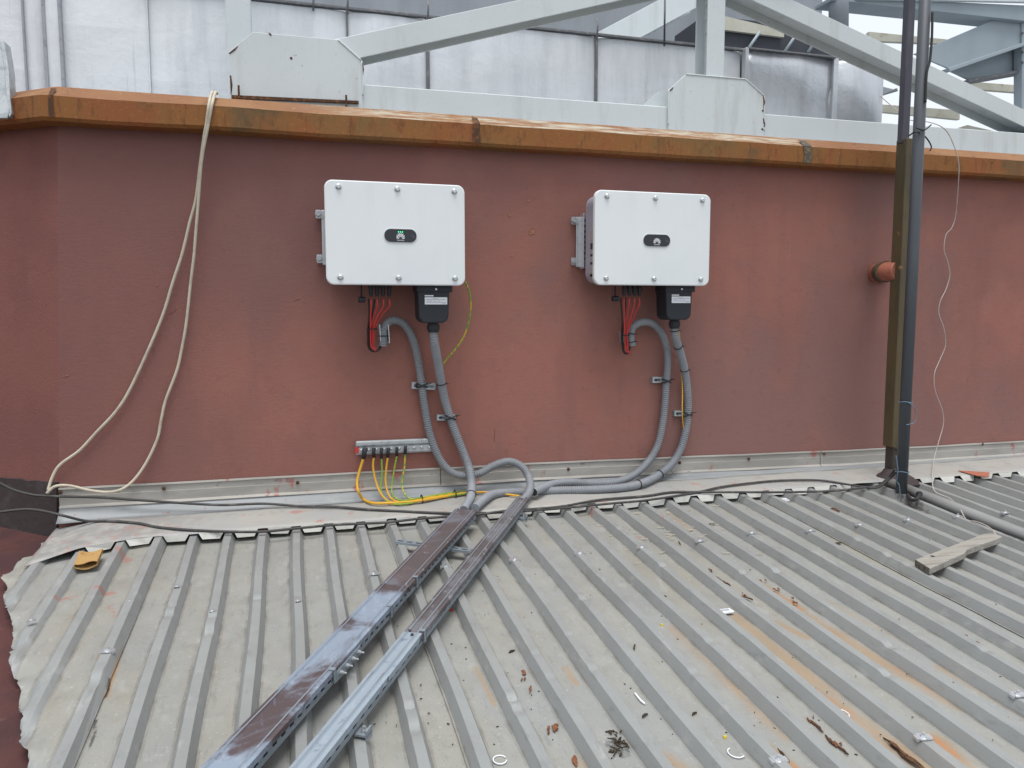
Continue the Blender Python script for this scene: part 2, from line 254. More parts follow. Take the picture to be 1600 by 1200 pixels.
# ------------------------------------------------------------------ mesh collector
class MB:
    def __init__(s): s.v = []; s.f = []; s.sm = []
    def add(s, vs_, fs, smooth=False):
        b = len(s.v); s.v += [Vector(p) for p in vs_]
        for f in fs: s.f.append([b+i for i in f]); s.sm.append(smooth)
        return s
    def hull8(s, P):      # P: 8 corners, bottom ring 0..3, top ring 4..7
        return s.add(P, [(3, 2, 1, 0), (4, 5, 6, 7), (0, 1, 5, 4), (1, 2, 6, 5), (2, 3, 7, 6), (3, 0, 4, 7)])
    def box(s, lo, hi, jit=0.0):
        (x0, y0, z0), (x1, y1, z1) = lo, hi
        P = [(x0, y0, z0), (x1, y0, z0), (x1, y1, z0), (x0, y1, z0), (x0, y0, z1), (x1, y0, z1), (x1, y1, z1), (x0, y1, z1)]
        if jit: P = [tuple(c+random.uniform(-jit, jit) for c in p) for p in P]
        return s.hull8(P)
    def obox(s, o, ex, ey, ez):   # origin corner + 3 edge vectors
        o, ex, ey, ez = Vector(o), Vector(ex), Vector(ey), Vector(ez)
        return s.hull8([o, o+ex, o+ex+ey, o+ey, o+ez, o+ex+ez, o+ex+ey+ez, o+ey+ez])
    def prism(s, poly, ext, smooth=False):     # closed 3d polygon swept by ext
        n = len(poly); a = [Vector(p) for p in poly]; e = Vector(ext); b = [p+e for p in a]
        return s.add(a+b, [list(range(n))[::-1], list(range(n, 2*n))]+[(i, (i+1) % n, n+(i+1) % n, n+i) for i in range(n)], smooth)
    def tube(s, pts, rad, sides=10, cap=True, smooth=True):
        pts = [Vector(p) for p in pts]; n = len(pts)
        R = rad if callable(rad) else (lambda i: rad)
        T = []
        for i in range(n):
            t = pts[min(i+1, n-1)]-pts[max(i-1, 0)]; T.append(t.normalized() if t.length > 1e-9 else Vector((0, 0, 1)))
        u = T[0].orthogonal().normalized(); rings = []
        for i in range(n):
            u = (u-T[i]*u.dot(T[i])).normalized(); w = T[i].cross(u); r = R(i)
            rings.append([pts[i]+(u*math.cos(2*math.pi*j/sides)+w*math.sin(2*math.pi*j/sides))*r for j in range(sides)])
        vs_ = [p for r in rings for p in r]; fs = []
        for i in range(n-1):
            for j in range(sides):
                a = i*sides+j; b = i*sides+(j+1) % sides; fs.append((a, b, b+sides, a+sides))
        s.add(vs_, fs, smooth)
        if cap:
            s.add(rings[0], [list(range(sides))[::-1]]); s.add(rings[-1], [list(range(sides))])
        return s
    def disc_stack(s, base, axis, prof, sides=12):   # prof: (distance along axis, radius)
        base = Vector(base); axis = Vector(axis).normalized(); u = axis.orthogonal().normalized(); w = axis.cross(u)
        vs_ = []; fs = []
        for d, r in prof:
            vs_ += [base+axis*d+(u*math.cos(2*math.pi*j/sides)+w*math.sin(2*math.pi*j/sides))*r for j in range(sides)]
        for i in range(len(prof)-1):
            for j in range(sides):
                a = i*sides+j; b = i*sides+(j+1) % sides; fs.append((a, b, b+sides, a+sides))
        s.add(vs_, fs, False)
        m = len(prof)-1
        s.add(vs_[:sides], [list(range(sides))[::-1]]); s.add(vs_[m*sides:], [list(range(sides))])
        return s
    def build(s, name, mat, parent=None, bevel=0.0, segs=2, label=None):
        o0 = Vector((0, 0, 0))
        if parent is not None: o0 = parent_origin(parent)
        me = bpy.data.meshes.new(name)
        if parent is None and s.v:      # origin at the thing's base
            lo = Vector((min(p.x for p in s.v), min(p.y for p in s.v), min(p.z for p in s.v)))
            hi = Vector((max(p.x for p in s.v), max(p.y for p in s.v), max(p.z for p in s.v)))
            o0 = Vector(((lo.x+hi.x)/2, (lo.y+hi.y)/2, lo.z)) if s.recentre else o0
        me.from_pydata([tuple(p-o0) for p in s.v], [], s.f)
        me.polygons.foreach_set('use_smooth', s.sm)
        bm = bmesh.new(); bm.from_mesh(me); bmesh.ops.remove_doubles(bm, verts=bm.verts, dist=1e-6)
        bmesh.ops.recalc_face_normals(bm, faces=bm.faces); bm.to_mesh(me); bm.free()
        me.materials.append(MATS[mat])
        o = bpy.data.objects.new(name, me); COL.objects.link(o)
        if parent is not None: o.parent = parent
        else: o.location = o0
        if bevel:
            md = o.modifiers.new('bevel', 'BEVEL'); md.width = bevel; md.segments = segs; md.limit_method = 'ANGLE'; md.angle_limit = math.radians(40)
        if label: o['label'] = label
        return o
    recentre = False
def parent_origin(p):
    v = Vector((0, 0, 0))
    while p is not None: v += p.location; p = p.parent
    return v
def tag(o, label, cat, group=None):
    o['label'] = label; o['category'] = cat
    if group: o['group'] = group
    return o
def thing(name, loc, label, cat, group=None):
    o = bpy.data.objects.new(name, None); o.empty_display_size = 0.1; COL.objects.link(o); o.location = Vector(loc)
    return tag(o, label, cat, group)
def structure(o): o['kind'] = 'structure'; return o
def spline(P, step=0.01):
    P = [Vector(p) for p in P]
    Q = [P[0]*2-P[1]]+P+[P[-1]*2-P[-2]]; out = []
    for i in range(1, len(Q)-2):
        p0, p1, p2, p3 = Q[i-1:i+3]; n = max(2, int((p2-p1).length/step*2))
        for k in range(n):
            t = k/n
            out.append(0.5*((2*p1)+(p2-p0)*t+(2*p0-5*p1+4*p2-p3)*t*t+(3*p1-p0-3*p2+p3)*t**3))
    out.append(P[-1])
    res = [out[0]]; acc = 0.0           # even spacing
    for a, b in zip(out, out[1:]):
        L = (b-a).length; d = step-acc
        while d <= L and L > 1e-9:
            res.append(a+(b-a)*(d/L)); d += step
        acc = (acc+L) % step
    if (res[-1]-out[-1]).length > step*0.3: res.append(out[-1])
    return res

# ------------------------------------------------------------------ ground and the building below
b = MB(); b.add([(-600, -600, -7), (600, -600, -7), (600, 600, -7), (-600, 600, -7)], [(0, 1, 2, 3)])
structure(b.build('ground', 'ground'))
# red painted roof deck (solid down to the ground), rising to the wall
DECK = -0.085
b = MB(); x0, x1, y0, y1 = -3.4, 9.0, -6.5, 1.6
b.hull8([(x0, y0, -7), (x1, y0, -7), (x1, y1, -7), (x0, y1, -7), (x0, y0, zr(y0)+DECK), (x1, y0, zr(y0)+DECK), (x1, y1, zr(y1)+DECK), (x0, y1, zr(y1)+DECK)])
roof = structure(b.build('roof', 'membrane'))

# ------------------------------------------------------------------ trapezoidal roof sheets
def dents():
    L = []
    for px, py, d, r in ((901, 935, .010, .022), (1022, 885, .010, .018), (959, 827, .008, .018), (1142, 895, .009, .018), (1195, 892, .012, .02), (1367, 1010, .012, .018),
                         (1415, 1047, .009, .02), (1516, 1017, .010, .018), (1325, 845, .009, .022), (1410, 865, .010, .022), (1400, 885, .008, .02), (318, 985, .014, .035), (317, 962, .008, .02),
                         (392, 934, .009, .02), (264, 944, .006, .02), (458, 930, .005, .02), (800, 1092, .012, .022), (655, 1135, .010, .03), (660, 1100, .009, .02), (1078, 1051, .006, .02),
                         (790, 1110, .008, .03), (835, 1022, .005, .015), (885, 992, .005, .015), (850, 1060, .004, .02), (930, 1045, .005, .02), (1090, 1005, .006, .02), (240, 960, .010, .03), (130, 1060, .009, .04), (112, 1070, .007, .04)):
        p = rp(px, py); L.append((rib_x(p.x), p.y, d, r))
    for i in range(70):
        L.append((rng.uniform(-1.2, 5), rng.uniform(-2.2, -.4), rng.uniform(-.0025, .004), rng.uniform(.02, .06)))
    return L
DENTS = dents()
RUSTY_SCREWS = ((1208, 1186), (1428, 1152), (1086, 844), (998, 854), (903, 863), (801, 873), (696, 883), (1174, 831), (1260, 828), (1335, 819), (157, 1016), (324, 953), (460, 937))
def seg_mask(X, Y, a, c, r):
    ax, ay, bx, by = a.x, a.y, c.x, c.y; dx, dy = bx-ax, by-ay; L = dx*dx+dy*dy+1e-9
    t = np.clip(((X-ax)*dx+(Y-ay)*dy)/L, 0, 1)
    return np.exp(-(((X-ax-t*dx)**2+(Y-ay-t*dy)**2)/(r*r)))
RUST = [((1180, 905), (1250, 948), .022, 1), ((1212, 968), (1262, 992), .016, .6), ((1272, 1072), (1330, 1125), .018, 1), ((1330, 1125), (1385, 1168), .016, .8), ((1395, 1015), (1425, 1030), .012, .95), ((1430, 1040), (1478, 1066), .012, .6),
        ((1200, 1168), (1240, 1198), .022, 1), ((1460, 1152), (1530, 1200), .026, .95), ((1535, 1165), (1565, 1180), .02, .7), ((1200, 1010), (1260, 1060), .022, .5), ((742, 1040), (772, 1098), .009, .6), ((884, 1040), (902, 1066), .012, .5), ((190, 1012), (166, 1085), .006, .9),
        ((1300, 1090), (1600, 1300), .035, .6), ((1260, 960), (1500, 1100), .035, .55), ((1480, 1040), (1620, 1120), .035, .55), ((1150, 960), (1300, 1080), .03, .45), ((1050, 980), (1230, 1150), .03, .35), ((1300, 940), (1600, 1090), .03, .35), ((1050, 800), (1080, 825), .02, .35), ((910, 1190), (960, 1215), .03, .5), ((1040, 1185), (1090, 1215), .03, .5)]
RUST += [((px+1, py+5), (px+3, py+13), .014, .5) for px, py in RUSTY_SCREWS]
PAINT = [((185, 868), (200, 876), .022, .95), ((150, 930), (176, 926), .018, 1), ((88, 938), (118, 930), .016, .9), ((172, 945), (180, 962), .014, .8), ((112, 912), (132, 906), .012, .8), ((108, 962), (112, 966), .01, .7), ((996, 836), (1006, 838), .014, 1), ((923, 798), (926, 806), .014, .9),
         ((985, 870), (998, 882), .018, .6), ((1034, 808), (1037, 818), .012, .8), ((225, 845), (232, 850), .014, .8), ((903, 805), (910, 812), .012, .6), ((174, 866), (182, 862), .02, .7), ((985, 800), (1002, 815), .02, .45)]
GRIME = [((955, 1162), (975, 1175), .03, .6), ((1420, 770), (1600, 856), .03, .8), ((1405, 778), (1440, 800), .05, .7), ((735, 1000), (830, 1200), .004, .45), ((860, 1000), (1000, 1200), .004, .4), ((150, 1120), (140, 1170), .006, .9), ((172, 1060), (166, 1085), .005, .9)]
tear_px = [(78, 828), (60, 846), (30, 866), (2, 888), (10, 905), (4, 921), (8, 936), (18, 955), (20, 985), (17, 1008), (13, 1030), (28, 1045), (30, 1068), (27, 1090), (35, 1108), (31, 1124), (28, 1142), (42, 1158), (46, 1180), (48, 1205)]
tear = sorted([(rp(*p, -.01).y, rp(*p, -.01).x) for p in tear_px])
ty = np.array([-6.0, -2.6]+[t[0] for t in tear]+[0.1]); tx = np.array([-0.30, -0.45]+[t[1] for t in tear]+[-1.0])
ys = np.concatenate([np.linspace(-5.6, -2.3, 18)[:-1], np.linspace(-2.3, -0.14, 190)])
def rib_profile(u):     # u in ribs from a rib centre
    a = abs(u); return 1.0 if a <= .098 else (0.0 if a >= .205 else 1-(a-.098)/.107)
US = [-.5, -.40, -.31, -.245, -.218, -.205, -.150, -.098, -.080, 0, .080, .098, .150, .205, .218, .245, .31, .40]
def make_sheet(k0, k1, torn=False, dz=0.0, lap_right=0.0, lap_left=0.0):
    cols = []
    for k in range(k0-2, k1+1):
        for u in US:
            cols.append(k+u)
    cols = [c for c in cols if k0-.245-lap_left <= c <= k1+.245+lap_right] if not torn else [c for c in cols if c >= k0 and c <= k1+.245+lap_right]
    U = np.array(cols); H0 = np.array([rib_profile(u-round(u)) if u > k0-.45 or torn else 0.0 for u in cols])
    V = np.array([1.0 if abs(u-round(u)) > .216 else 0.0 for u in cols])
    X, Y = np.meshgrid(RIB_X+RIB_P*U, ys); H = np.tile(H0, (len(ys), 1)); VAL = np.tile(V, (len(ys), 1))
    if torn:
        jag = np.array([0.012*mnoise.noise(Vector((0, y*22, 3)))+.006*mnoise.noise(Vector((4, y*70, 3))) for y in ys])
        lim = np.interp(ys, ty, tx)+jag
        X = np.maximum(X, lim[:, None])
        fl = np.clip((X-lim[:, None]-.03)/.30, 0.0, 1); H = np.where(fl < 1, np.interp((X/RIB_P-RIB_X/RIB_P) % 1.0, [0, .098, .205, .795, .902, 1], [1, 1, 0, 0, 1, 1]), H)
        H = H*(0.30+.70*fl)
    Z = zr(Y)-RIB_H-.004+H*RIB_H+dz
    wob = np.zeros_like(Z)
    for i in range(Z.shape[0]):
        for j in range(0, Z.shape[1]):
            wob[i, j] = mnoise.noise(Vector((X[i, j]*5, Y[i, j]*3, 1.7)))*.0028+mnoise.noise(Vector((X[i, j]*19, Y[i, j]*9, 5.1)))*.0011
    Z = Z+wob
    XX = X+0.0025*np.sin(Y*5.3+U[None, :]*.9)*(1 if not torn else 0)
    for (dx, dy, d, r) in DENTS:
        m = np.exp(-(((X-dx)/(r*1.15))**2+((Y-dy)/(r*.7))**2))
        d *= .85; Z = Z-d*m+0.3*d*np.exp(-(((X-dx)/(r*1.2))**2+((Y-dy-r*1.3)/(r*.8))**2))
    if torn:
        e = np.clip(1-(X-lim[:, None])/.05, 0, 1); Z = Z-.012*e*(1+np.sin(Y*37)*.9)
    def masks(L):
        A = np.zeros_like(X)
        for p, q, r, s_ in L:
            A = np.maximum(A, s_*seg_mask(X, Y, rp(*p, -.03), rp(*q, -.03), r))
        return A
    at_r, at_p, at_g = masks(RUST), masks([(p, q, r_*1.6, s_*.85) for p, q, r_, s_ in PAINT]), masks(GRIME)
    nr, nc = X.shape
    co = np.stack([XX, Y, Z], -1).reshape(-1, 3)
    idx = np.arange(nr*nc).reshape(nr, nc)
    F = np.stack([idx[:-1, :-1], idx[:-1, 1:], idx[1:, 1:], idx[1:, :-1]], -1).reshape(-1, 4)
    if torn:
        keep = np.array([co[f[1], 0]-co[f[0], 0] > 1e-6 or co[f[2], 0]-co[f[3], 0] > 1e-6 for f in F]); F = F[keep]
    me = bpy.data.meshes.new('corrugated_sheet'); me.from_pydata(co.tolist(), [], F.tolist())
    for nm, A in (('valley', VAL), ('edge', np.tile(np.array([.55 if .2 < abs(u-round(u)) < .26 else 0.0 for u in cols]), (len(ys), 1))), ('rust', at_r*(VAL*.8+.2)), ('paint', at_p), ('grime', at_g)):
        a = me.attributes.new(nm, 'FLOAT', 'POINT'); a.data.foreach_set('value', A.reshape(-1).astype(np.float32))
    me.polygons.foreach_set('use_smooth', [True]*len(me.polygons)); me.set_sharp_from_angle(angle=math.radians(24))
    me.materials.append(MATS['sheet'])
    o = bpy.data.objects.new('corrugated_sheet', me); COL.objects.link(o); o.parent = roof
    sm = o.modifiers.new('thickness', 'SOLIDIFY'); sm.thickness = .0012; sm.offset = -1
    return o
sheets = [(make_sheet(-6, -1, True, .007, -.01), -99, -1), (make_sheet(-1, 6, dz=0), -1, 6), (make_sheet(6, 13, dz=.0042), 6, 13), (make_sheet(13, 20, dz=0), 13, 20), (make_sheet(20, 25, dz=.0042), 20, 25), (make_sheet(27, 35, dz=-.004, lap_left=1.15), 27, 35), (make_sheet(35, 42, dz=.0042), 35, 42), (make_sheet(42, 50, dz=0), 42, 50)]
# saddle fasteners on the rib tops
def fastener_mesh():
    bm = bmesh.new()
    def part(lo, hi, bend=False):
        r = bmesh.ops.create_cube(bm, size=1.0)
        for v in r['verts']:
            v.co = Vector(((lo[i]+hi[i])/2+v.co[i]*(hi[i]-lo[i]) for i in range(3)))
    part((-.016, -.014, .0), (.016, .014, .003))
    part((-.0225, -.010, -.006), (-.0155, .010, .002)); part((.0155, -.010, -.006), (.0225, .010, .002))
    bmesh.ops.create_cone(bm, cap_ends=True, segments=10, radius1=.0095, radius2=.0075, depth=.004, matrix=Matrix.Translation((0, 0, .005)))
    bmesh.ops.create_cone(bm, cap_ends=True, segments=6, radius1=.0052, radius2=.0048, depth=.007, matrix=Matrix.Translation((0, 0, .0102)))
    me = bpy.data.meshes.new('fastener'); bm.to_mesh(me); bm.free(); me.materials.append(MATS['alloy']); return me
FM = fastener_mesh()
def add_fastener(px, py, s=1.0):
    p = rp(px, py, 0.004); x = rib_x(p.x); k = round((x-RIB_X)/RIB_P)
    par = next((o for o, a, c in sheets if a <= k <= c), sheets[1][0])
    o = bpy.data.objects.new('fastener', FM); COL.objects.link(o); o.parent = par
    o.location = (x, p.y, zr(p.y)-.001); o.rotation_euler = (math.atan(ROOF_S), 0, random.uniform(-.25, .25)); o.scale = (s, s, s)
for q in ((1208, 1186), (1428, 1152), (1086, 844), (998, 854), (903, 863), (801, 873), (696, 883), (590, 894), (1174, 831), (1260, 828), (1335, 819), (1413, 811), (1487, 806), (1556, 801), (157, 1016), (1580, 1085)): add_fastener(*q)
for q in ((190, 938), (324, 953), (460, 937), (268, 915), (83, 963)): add_fastener(*q, .6)

# ------------------------------------------------------------------ the red wall
WTOP = 0.835
CT = Vector((-0.949, 0, WTOP)); CB = Vector((-1.045, 0, -1.15)); CH = Vector((-.802, .598, 0))
red_wall = thing('red_wall', (2.5, 0.2, -1.15), 'long red rendered wall carrying the two white boxes', 'wall')
b = MB()
ft, fb = CT+CH*2.2, CB+CH*2.2
fr = [(9, 0), (9, 1.5)]
b.add([CB, (9, 0, -1.15), (9, 1.5, -1.15), fb, CT, (9, 0, WTOP), (9, 1.5, WTOP), ft], [(0, 1, 5, 4), (3, 0, 4, 7), (1, 2, 6, 5), (2, 3, 7, 6), (4, 5, 6, 7), (3, 2, 1, 0)])
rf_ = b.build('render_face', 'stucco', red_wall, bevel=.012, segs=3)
rf_.data.materials.append(MATS['stucco_deep'])          # the angled end gets a deeper red
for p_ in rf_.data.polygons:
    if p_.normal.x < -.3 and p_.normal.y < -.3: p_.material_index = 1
# bitumen upstand at the foot of the angled end
b = MB(); n = 26; nrm = Vector((-.598, -.802, 0))*.012
top = []; bot = []
for i in range(n+1):
    s_ = i/n*1.2; z = -.772+.012*mnoise.noise(Vector((s_*14, 0, 2)))-.02*s_
    f = (z-WTOP)/(-1.15-WTOP); c0 = CT.lerp(CB, f); top.append(Vector((c0.x, 0, z))+CH*s_+nrm); bot.append(CB+CH*s_+nrm)
back = Vector((.598, .802, 0))*.018
for i in range(n):
    b.hull8([bot[i], bot[i+1], bot[i+1]+back, bot[i]+back, top[i], top[i+1], top[i+1]+back, top[i]+back])
b.build('bitumen_skirt', 'bitumen', red_wall, label='black tarred skirting at the foot of the angled wall end')
def scar(px, py, r, sides=9, st=1.0):
    c = wp(px, py, .0005); P = []
    for j in range(sides):
        a = 2*math.pi*j/sides; rr = r*random.uniform(.65, 1.15); P.append(c+Vector((rr*math.cos(a), 0, rr*st*math.sin(a))))
    MB().prism(P, (0, -.0025, 0)).build('patch', 'stucco_scar', red_wall)
for q in ((831, 361, .022), (825, 313, .009), (796, 336, .009), (800, 400, .006), (240, 545, .004), (655/2.667, 445, .004)): scar(*q)
for p, q in (((98, 589), (108, 586)), ((264, 492), (280, 478)), ((772, 655), (772, 690)), ((458, 470), (470, 465)), ((1048, 552), (1062, 560)), ((552, 731), (558, 730))):
    MB().tube([wp(*p, .0), wp((p[0]+q[0])/2+1, (p[1]+q[1])/2, .001), wp(*q, .0)], .0015, 5).build('scratch', 'stucco_scar', red_wall)

# ------------------------------------------------------------------ coping of folded rusty sheet, in lengths
coping = thing('parapet_coping', (2.5, -.1, .80), 'rusty ochre sheet-metal coping along the top of the red wall', 'coping')
n1 = Vector((0, -1, 0)); n2 = Vector((-.598, -.802, 0)); mit = (n1+n2)/(1+n1.dot(n2))
PROF = [(.088, .803), (.100, .817), (.101, .905), (.0, .968), (-.13, .978), (-.13, .80)]      # (outward, z)
base1 = Vector((CT.x, 0, 0))
def cop_line(s_):      # distance along the wall line; s<0 is the angled end
    return (base1+Vector((s_, 0, 0)), n1) if s_ > 1e-6 else ((base1+CH*(-s_), n2) if s_ < -1e-6 else (base1, mit))
def coping_section(sa, sb, dz=0.0):
    N = max(3, int(abs(sb-sa)/.06)); rows = []
    for i in range(N+1):
        s_ = sa+(sb-sa)*i/N; p, nn = cop_line(s_)
        w = .0025*mnoise.noise(Vector((s_*2.2, 0, 9)))+.0012*mnoise.noise(Vector((s_*11, 4, 9)))
        rows.append([p+nn*(o+(w if j in (1, 2) else 0)+dz)+Vector((0, 0, z+dz+(w*1.3 if j in (0, 1, 2) else 0))) for j, (o, z) in enumerate(PROF)])
    bf = MB(); bt = MB()
    for i in range(N):
        a, c = rows[i], rows[i+1]
        for j in (0, 1): bf.add([a[j], c[j], c[j+1], a[j+1]], [(0, 1, 2, 3)])
        bf.add([a[5], c[5], c[0], a[0]], [(0, 1, 2, 3)]); bf.add([a[4], c[4], c[5], a[5]], [(0, 1, 2, 3)])
        for j in (2, 3): bt.add([a[j], c[j], c[j+1], a[j+1]], [(0, 1, 2, 3)])
    for r in (rows[0], rows[-1]): bf.add(r, [tuple(range(6))])
    o = bf.build('coping_section', 'coping', coping); t = bt.build('sloped_top', 'coping_top', o)
j1 = wp(745, 205, .1).x-CT.x; j2 = wp(1262, 240, .1).x-CT.x
for sa, sb, dz in ((-2.0, 0, 0), (0, j1, 0), (j1+.002, j2, .0), (j2+.002, 6.3, 0), (6.302, 9.5, 0)): coping_section(sa, sb, dz)
def joint_strap(s_, w, mat):
    n = 7; P = []
    for o, z, k in ((.104, .815, 0), (.1045, .86, 1), (.1045, .906, 2), (.05, .9475, 3)):
        p, nn = cop_line(s_); P.append((p, nn, o, z, k))
    bb = MB(); L = []; Rr = []
    for p, nn, o, z, k in P:
        for _ in range(1):
            L.append(p+nn*o+Vector((-w*random.uniform(.5, 1.0), 0, z))); Rr.append(p+nn*o+Vector((w*random.uniform(.5, 1.0), 0, z)))
    for i in range(3): bb.add([L[i], Rr[i], Rr[i+1], L[i+1]], [(0, 1, 2, 3)])
    bb.build('joint_strap', mat, coping)
joint_strap(j1, .028, 'rust_dark'); joint_strap(j2, .036, 'joint_grey'); joint_strap(.004, .012, 'rust_dark')

# ------------------------------------------------------------------ flashing at the wall foot
flash = thing('wall_flashing', (2.5, -.2, -.97), 'weathered off-white flashing between the red wall and the sheet roof', 'flashing')
def ztop(x): return -.803-.0105*x+(.006*math.sin(x*1.3))
FX0 = -1.035
def cover_strip(xa, xb, dy=0.0):
    N = max(4, int((xb-xa)/.07)); b = MB(); rows = []
    for i in range(N+1):
        x = xa+(xb-xa)*i/N; z = ztop(x)+.003*mnoise.noise(Vector((x*3, 1, 1))); y = -.004-dy
        w = .002*mnoise.noise(Vector((x*9, 2, 1)))
        pr = [(0, 0), (-.016, .002), (-.018, -.006), (-.008, -.011), (-.010+w, -.036), (-.014+w, -.038), (-.012+w, -.080), (-.024, -.090), (-.022, -.094), (0, -.094)]
        rows.append([Vector((x, y+a, z+c)) for a, c in pr])
    for a, c in zip(rows, rows[1:]):
        for j in range(len(a)-1): b.add([a[j], c[j], c[j+1], a[j+1]], [(0, 1, 2, 3)])
    for r in (rows[0], rows[-1]): b.add(r, [tuple(range(len(r)))])
    return b.build('cover_strip', 'strip', flash)
cj = [FX0+.01, wp(690, 745, .03).x, wp(1052, 720, .03).x, 3.02, 5.1, 8.9]
for i in range(len(cj)-1): cover_strip(cj[i], cj[i+1]-.004, .002*(i % 2))
for px, py in ((256, 763), (465, 754), (94, 769), (1062, 723), (1170, 717), (1288, 709), (888, 733), (1535, 694)):
    p = wp(px, py, .02); MB().disc_stack(p, (0, -1, 0), [(0, .009), (.003, .009), (.007, .005)], 8).build('fixing_screw', 'rust_dark', flash)
def sheet_strip(fn, xa, xb, step, name, mat, thick=.0012):
    N = int((xb-xa)/step); rows = [fn(xa+(xb-xa)*i/N) for i in range(N+1)]; b = MB()
    for a, c in zip(rows, rows[1:]):
        for j in range(len(a)-1): b.add([a[j], c[j], c[j+1], a[j+1]], [(0, 1, 2, 3)], True)
    o = b.build(name, mat, flash); m = o.modifiers.new('thickness', 'SOLIDIFY'); m.thickness = thick; m.offset = 0; return o
def up_row(x):
    w = mnoise.noise(Vector((x*2.1, 7, 0))); e = max(0, 1-(x-FX0)/.5)
    z1 = ztop(x)-.088; z0 = zr(-.075)+.007
    return [Vector((x, -.020, z1)), Vector((x, -.030-.012*w-.02*e, z1*.6+z0*.4)), Vector((x, -.052-.016*w-.02*e, z1*.25+z0*.75)), Vector((x, -.075-.02*w-.02*e, z0+.002*w))]
sheet_strip(up_row, FX0+.012, 8.9, .03, 'upstand', 'upstand')
ap_l = rp(40, 878).y
def ap_edge(x): return -.352-.006*mnoise.noise(Vector((x*6, 3, 3)))-.15*max(0, min(1, (-.62-x)/.4))**1.3
def ap_row(x):
    ye = ap_edge(x); w = mnoise.noise(Vector((x*3.3, 0, 4))); out = []
    for t in (0, .12, .3, .5, .7, .85, 1.0):
        y = -.070+(ye+.070)*t
        out.append(Vector((x, y, zr(y)+.0075+.004*mnoise.noise(Vector((x*5, y*9, 2)))+.002*w-(.03*max(0, (-.85-x)/.2) if x < -.85 else 0))))
    return out
sheet_strip(ap_row, -1.03, 8.9, .022, 'apron', 'flashing')
# tabs folded down into each valley
tab = MB()
for k in range(-4, 60):
    xv = RIB_X+RIB_P*(k+.5); xl, xr = xv-RIB_P*.36, xv+RIB_P*.36
    if xl < -.92: continue
    if 3.05 < xv < 3.42: continue
    t1 = random.uniform(.018, .026); tl, tr = xv-RIB_P*.25, xv+RIB_P*.25; b = MB()
    fo = random.uniform(.004, .016)
    za = lambda x: ap_row(x)[-1]
    A, B = za(xl), za(xr)
    b.add([A, B, Vector((tr, B.y-fo, B.z-t1-.006)), Vector((tl, A.y-fo, A.z-t1-.006+random.uniform(-.003, .003)))], [(0, 1, 2, 3)])
    o = b.build('notch_tab', 'tab_white', flash); m = o.modifiers.new('thickness', 'SOLIDIFY'); m.thickness = .0012; m.offset = 0

# ------------------------------------------------------------------ steel truss behind the coping
truss = thing('roof_truss', (2.4, .3, .98), 'pale grey-green steel truss with gusset plates rising behind the coping', 'truss')
TY = .25
def hsec(a, c, up, w, depth, y0, name, mat='steel', parent=truss, tf=.010, tw=.008):
    """H section from a to c in the plane y0, flange faces front and back: front flange, web, rear flange."""
    a, c = Vector(a), Vector(c); d = (c-a); n = Vector(up).normalized()*(w/2); b = MB()
    Y = lambda v: Vector((0, v, 0))
    b.obox(a-n, d, n*2, Y(tf)); b.obox(a-n+Y(depth-tf), d, n*2, Y(tf))
    m = Vector(up).normalized()*(tw/2); b.obox(a-m+Y(tf), d, m*2, Y(depth-2*tf))
    return b.build(name, mat, parent, bevel=.002, segs=1)
def boxsec(a, c, up, w, depth, name, mat='steel', parent=truss):
    a, c = Vector(a), Vector(c); n = Vector(up).normalized()*(w/2)
    return MB().obox(a-n, c-a, n*2, Vector((0, depth, 0))).build(name, mat, parent, bevel=.003, segs=1)
# bottom chord
MB().add([(-.25, TY, .97), (6.5, TY, .985), (6.5, TY+.16, .985), (-.25, TY+.16, .97), (-.25, TY, 1.146), (6.5, TY, 1.178), (6.5, TY+.16, 1.178), (-.25, TY+.16, 1.146)],
         [(3, 2, 1, 0), (4, 5, 6, 7), (0, 1, 5, 4), (1, 2, 6, 5), (2, 3, 7, 6), (3, 0, 4, 7)]).build('bottom_chord', 'steel', truss, bevel=.004, segs=1)
def gusset(poly):
    P = [at(x, y, TY-.012) for x, y in poly]
    return MB().prism(P, (0, .0118, 0)).build('gusset_plate', 'steel', truss, bevel=.0015, segs=1)
gusset([(358, 80), (395, 50), (528, 62), (565, 95), (567, 172), (360, 160)])
gusset([(1045, 140), (1072, 116), (1165, 124), (1194, 150), (1194, 215), (1044, 207)])
def weld(p, q, y=TY-.013):
    a_, c_ = at(*p, y), at(*q, y); n_ = max(4, int((c_-a_).length/.012))
    MB().tube([a_.lerp(c_, i/n_)+Vector((0, 0, .0015*(i % 2))) for i in range(n_+1)], lambda i: .0035+.001*(i % 2), 6).build('weld_bead', 'steel', truss)
for p, q in (((528, 62), (565, 95)), ((565, 95), (567, 150)), ((1045, 140), (1044, 195)), ((1194, 150), (1194, 205)), ((1072, 116), (1165, 124)), ((1165, 124), (1194, 150))): weld(p, q)
for p, q, w_ in (((360, 118), (361, 148), .004), ((358, 84), (372, 72), .003), ((1193, 150), (1193, 170), .004), ((1193, 185), (1193.5, 205), .004), ((566, 98), (567, 118), .003), ((420, 52), (424, 56), .003), ((1046, 142), (1052, 136), .003)):
    MB().tube([at(*p, TY-.0125), at((p[0]+q[0])/2+1, (p[1]+q[1])/2, TY-.0125), at(*q, TY-.0125)], lambda i: (w_, w_*1.4, w_*.4)[i], 6).build('rust_run', 'rust_dark', truss)
d1 = [at(530, 60, TY), at(796, 2, TY), at(558, 92, TY), at(942, 7.5, TY)]
s1 = .302; ang = math.atan(s1); up1 = (-math.sin(ang), 0, math.cos(ang))
a = Vector((.10, TY+.002, 1.364+s1*(.10-.276)-.058)); c = Vector((2.35, TY+.002, 1.364+s1*(2.35-.276)-.058))
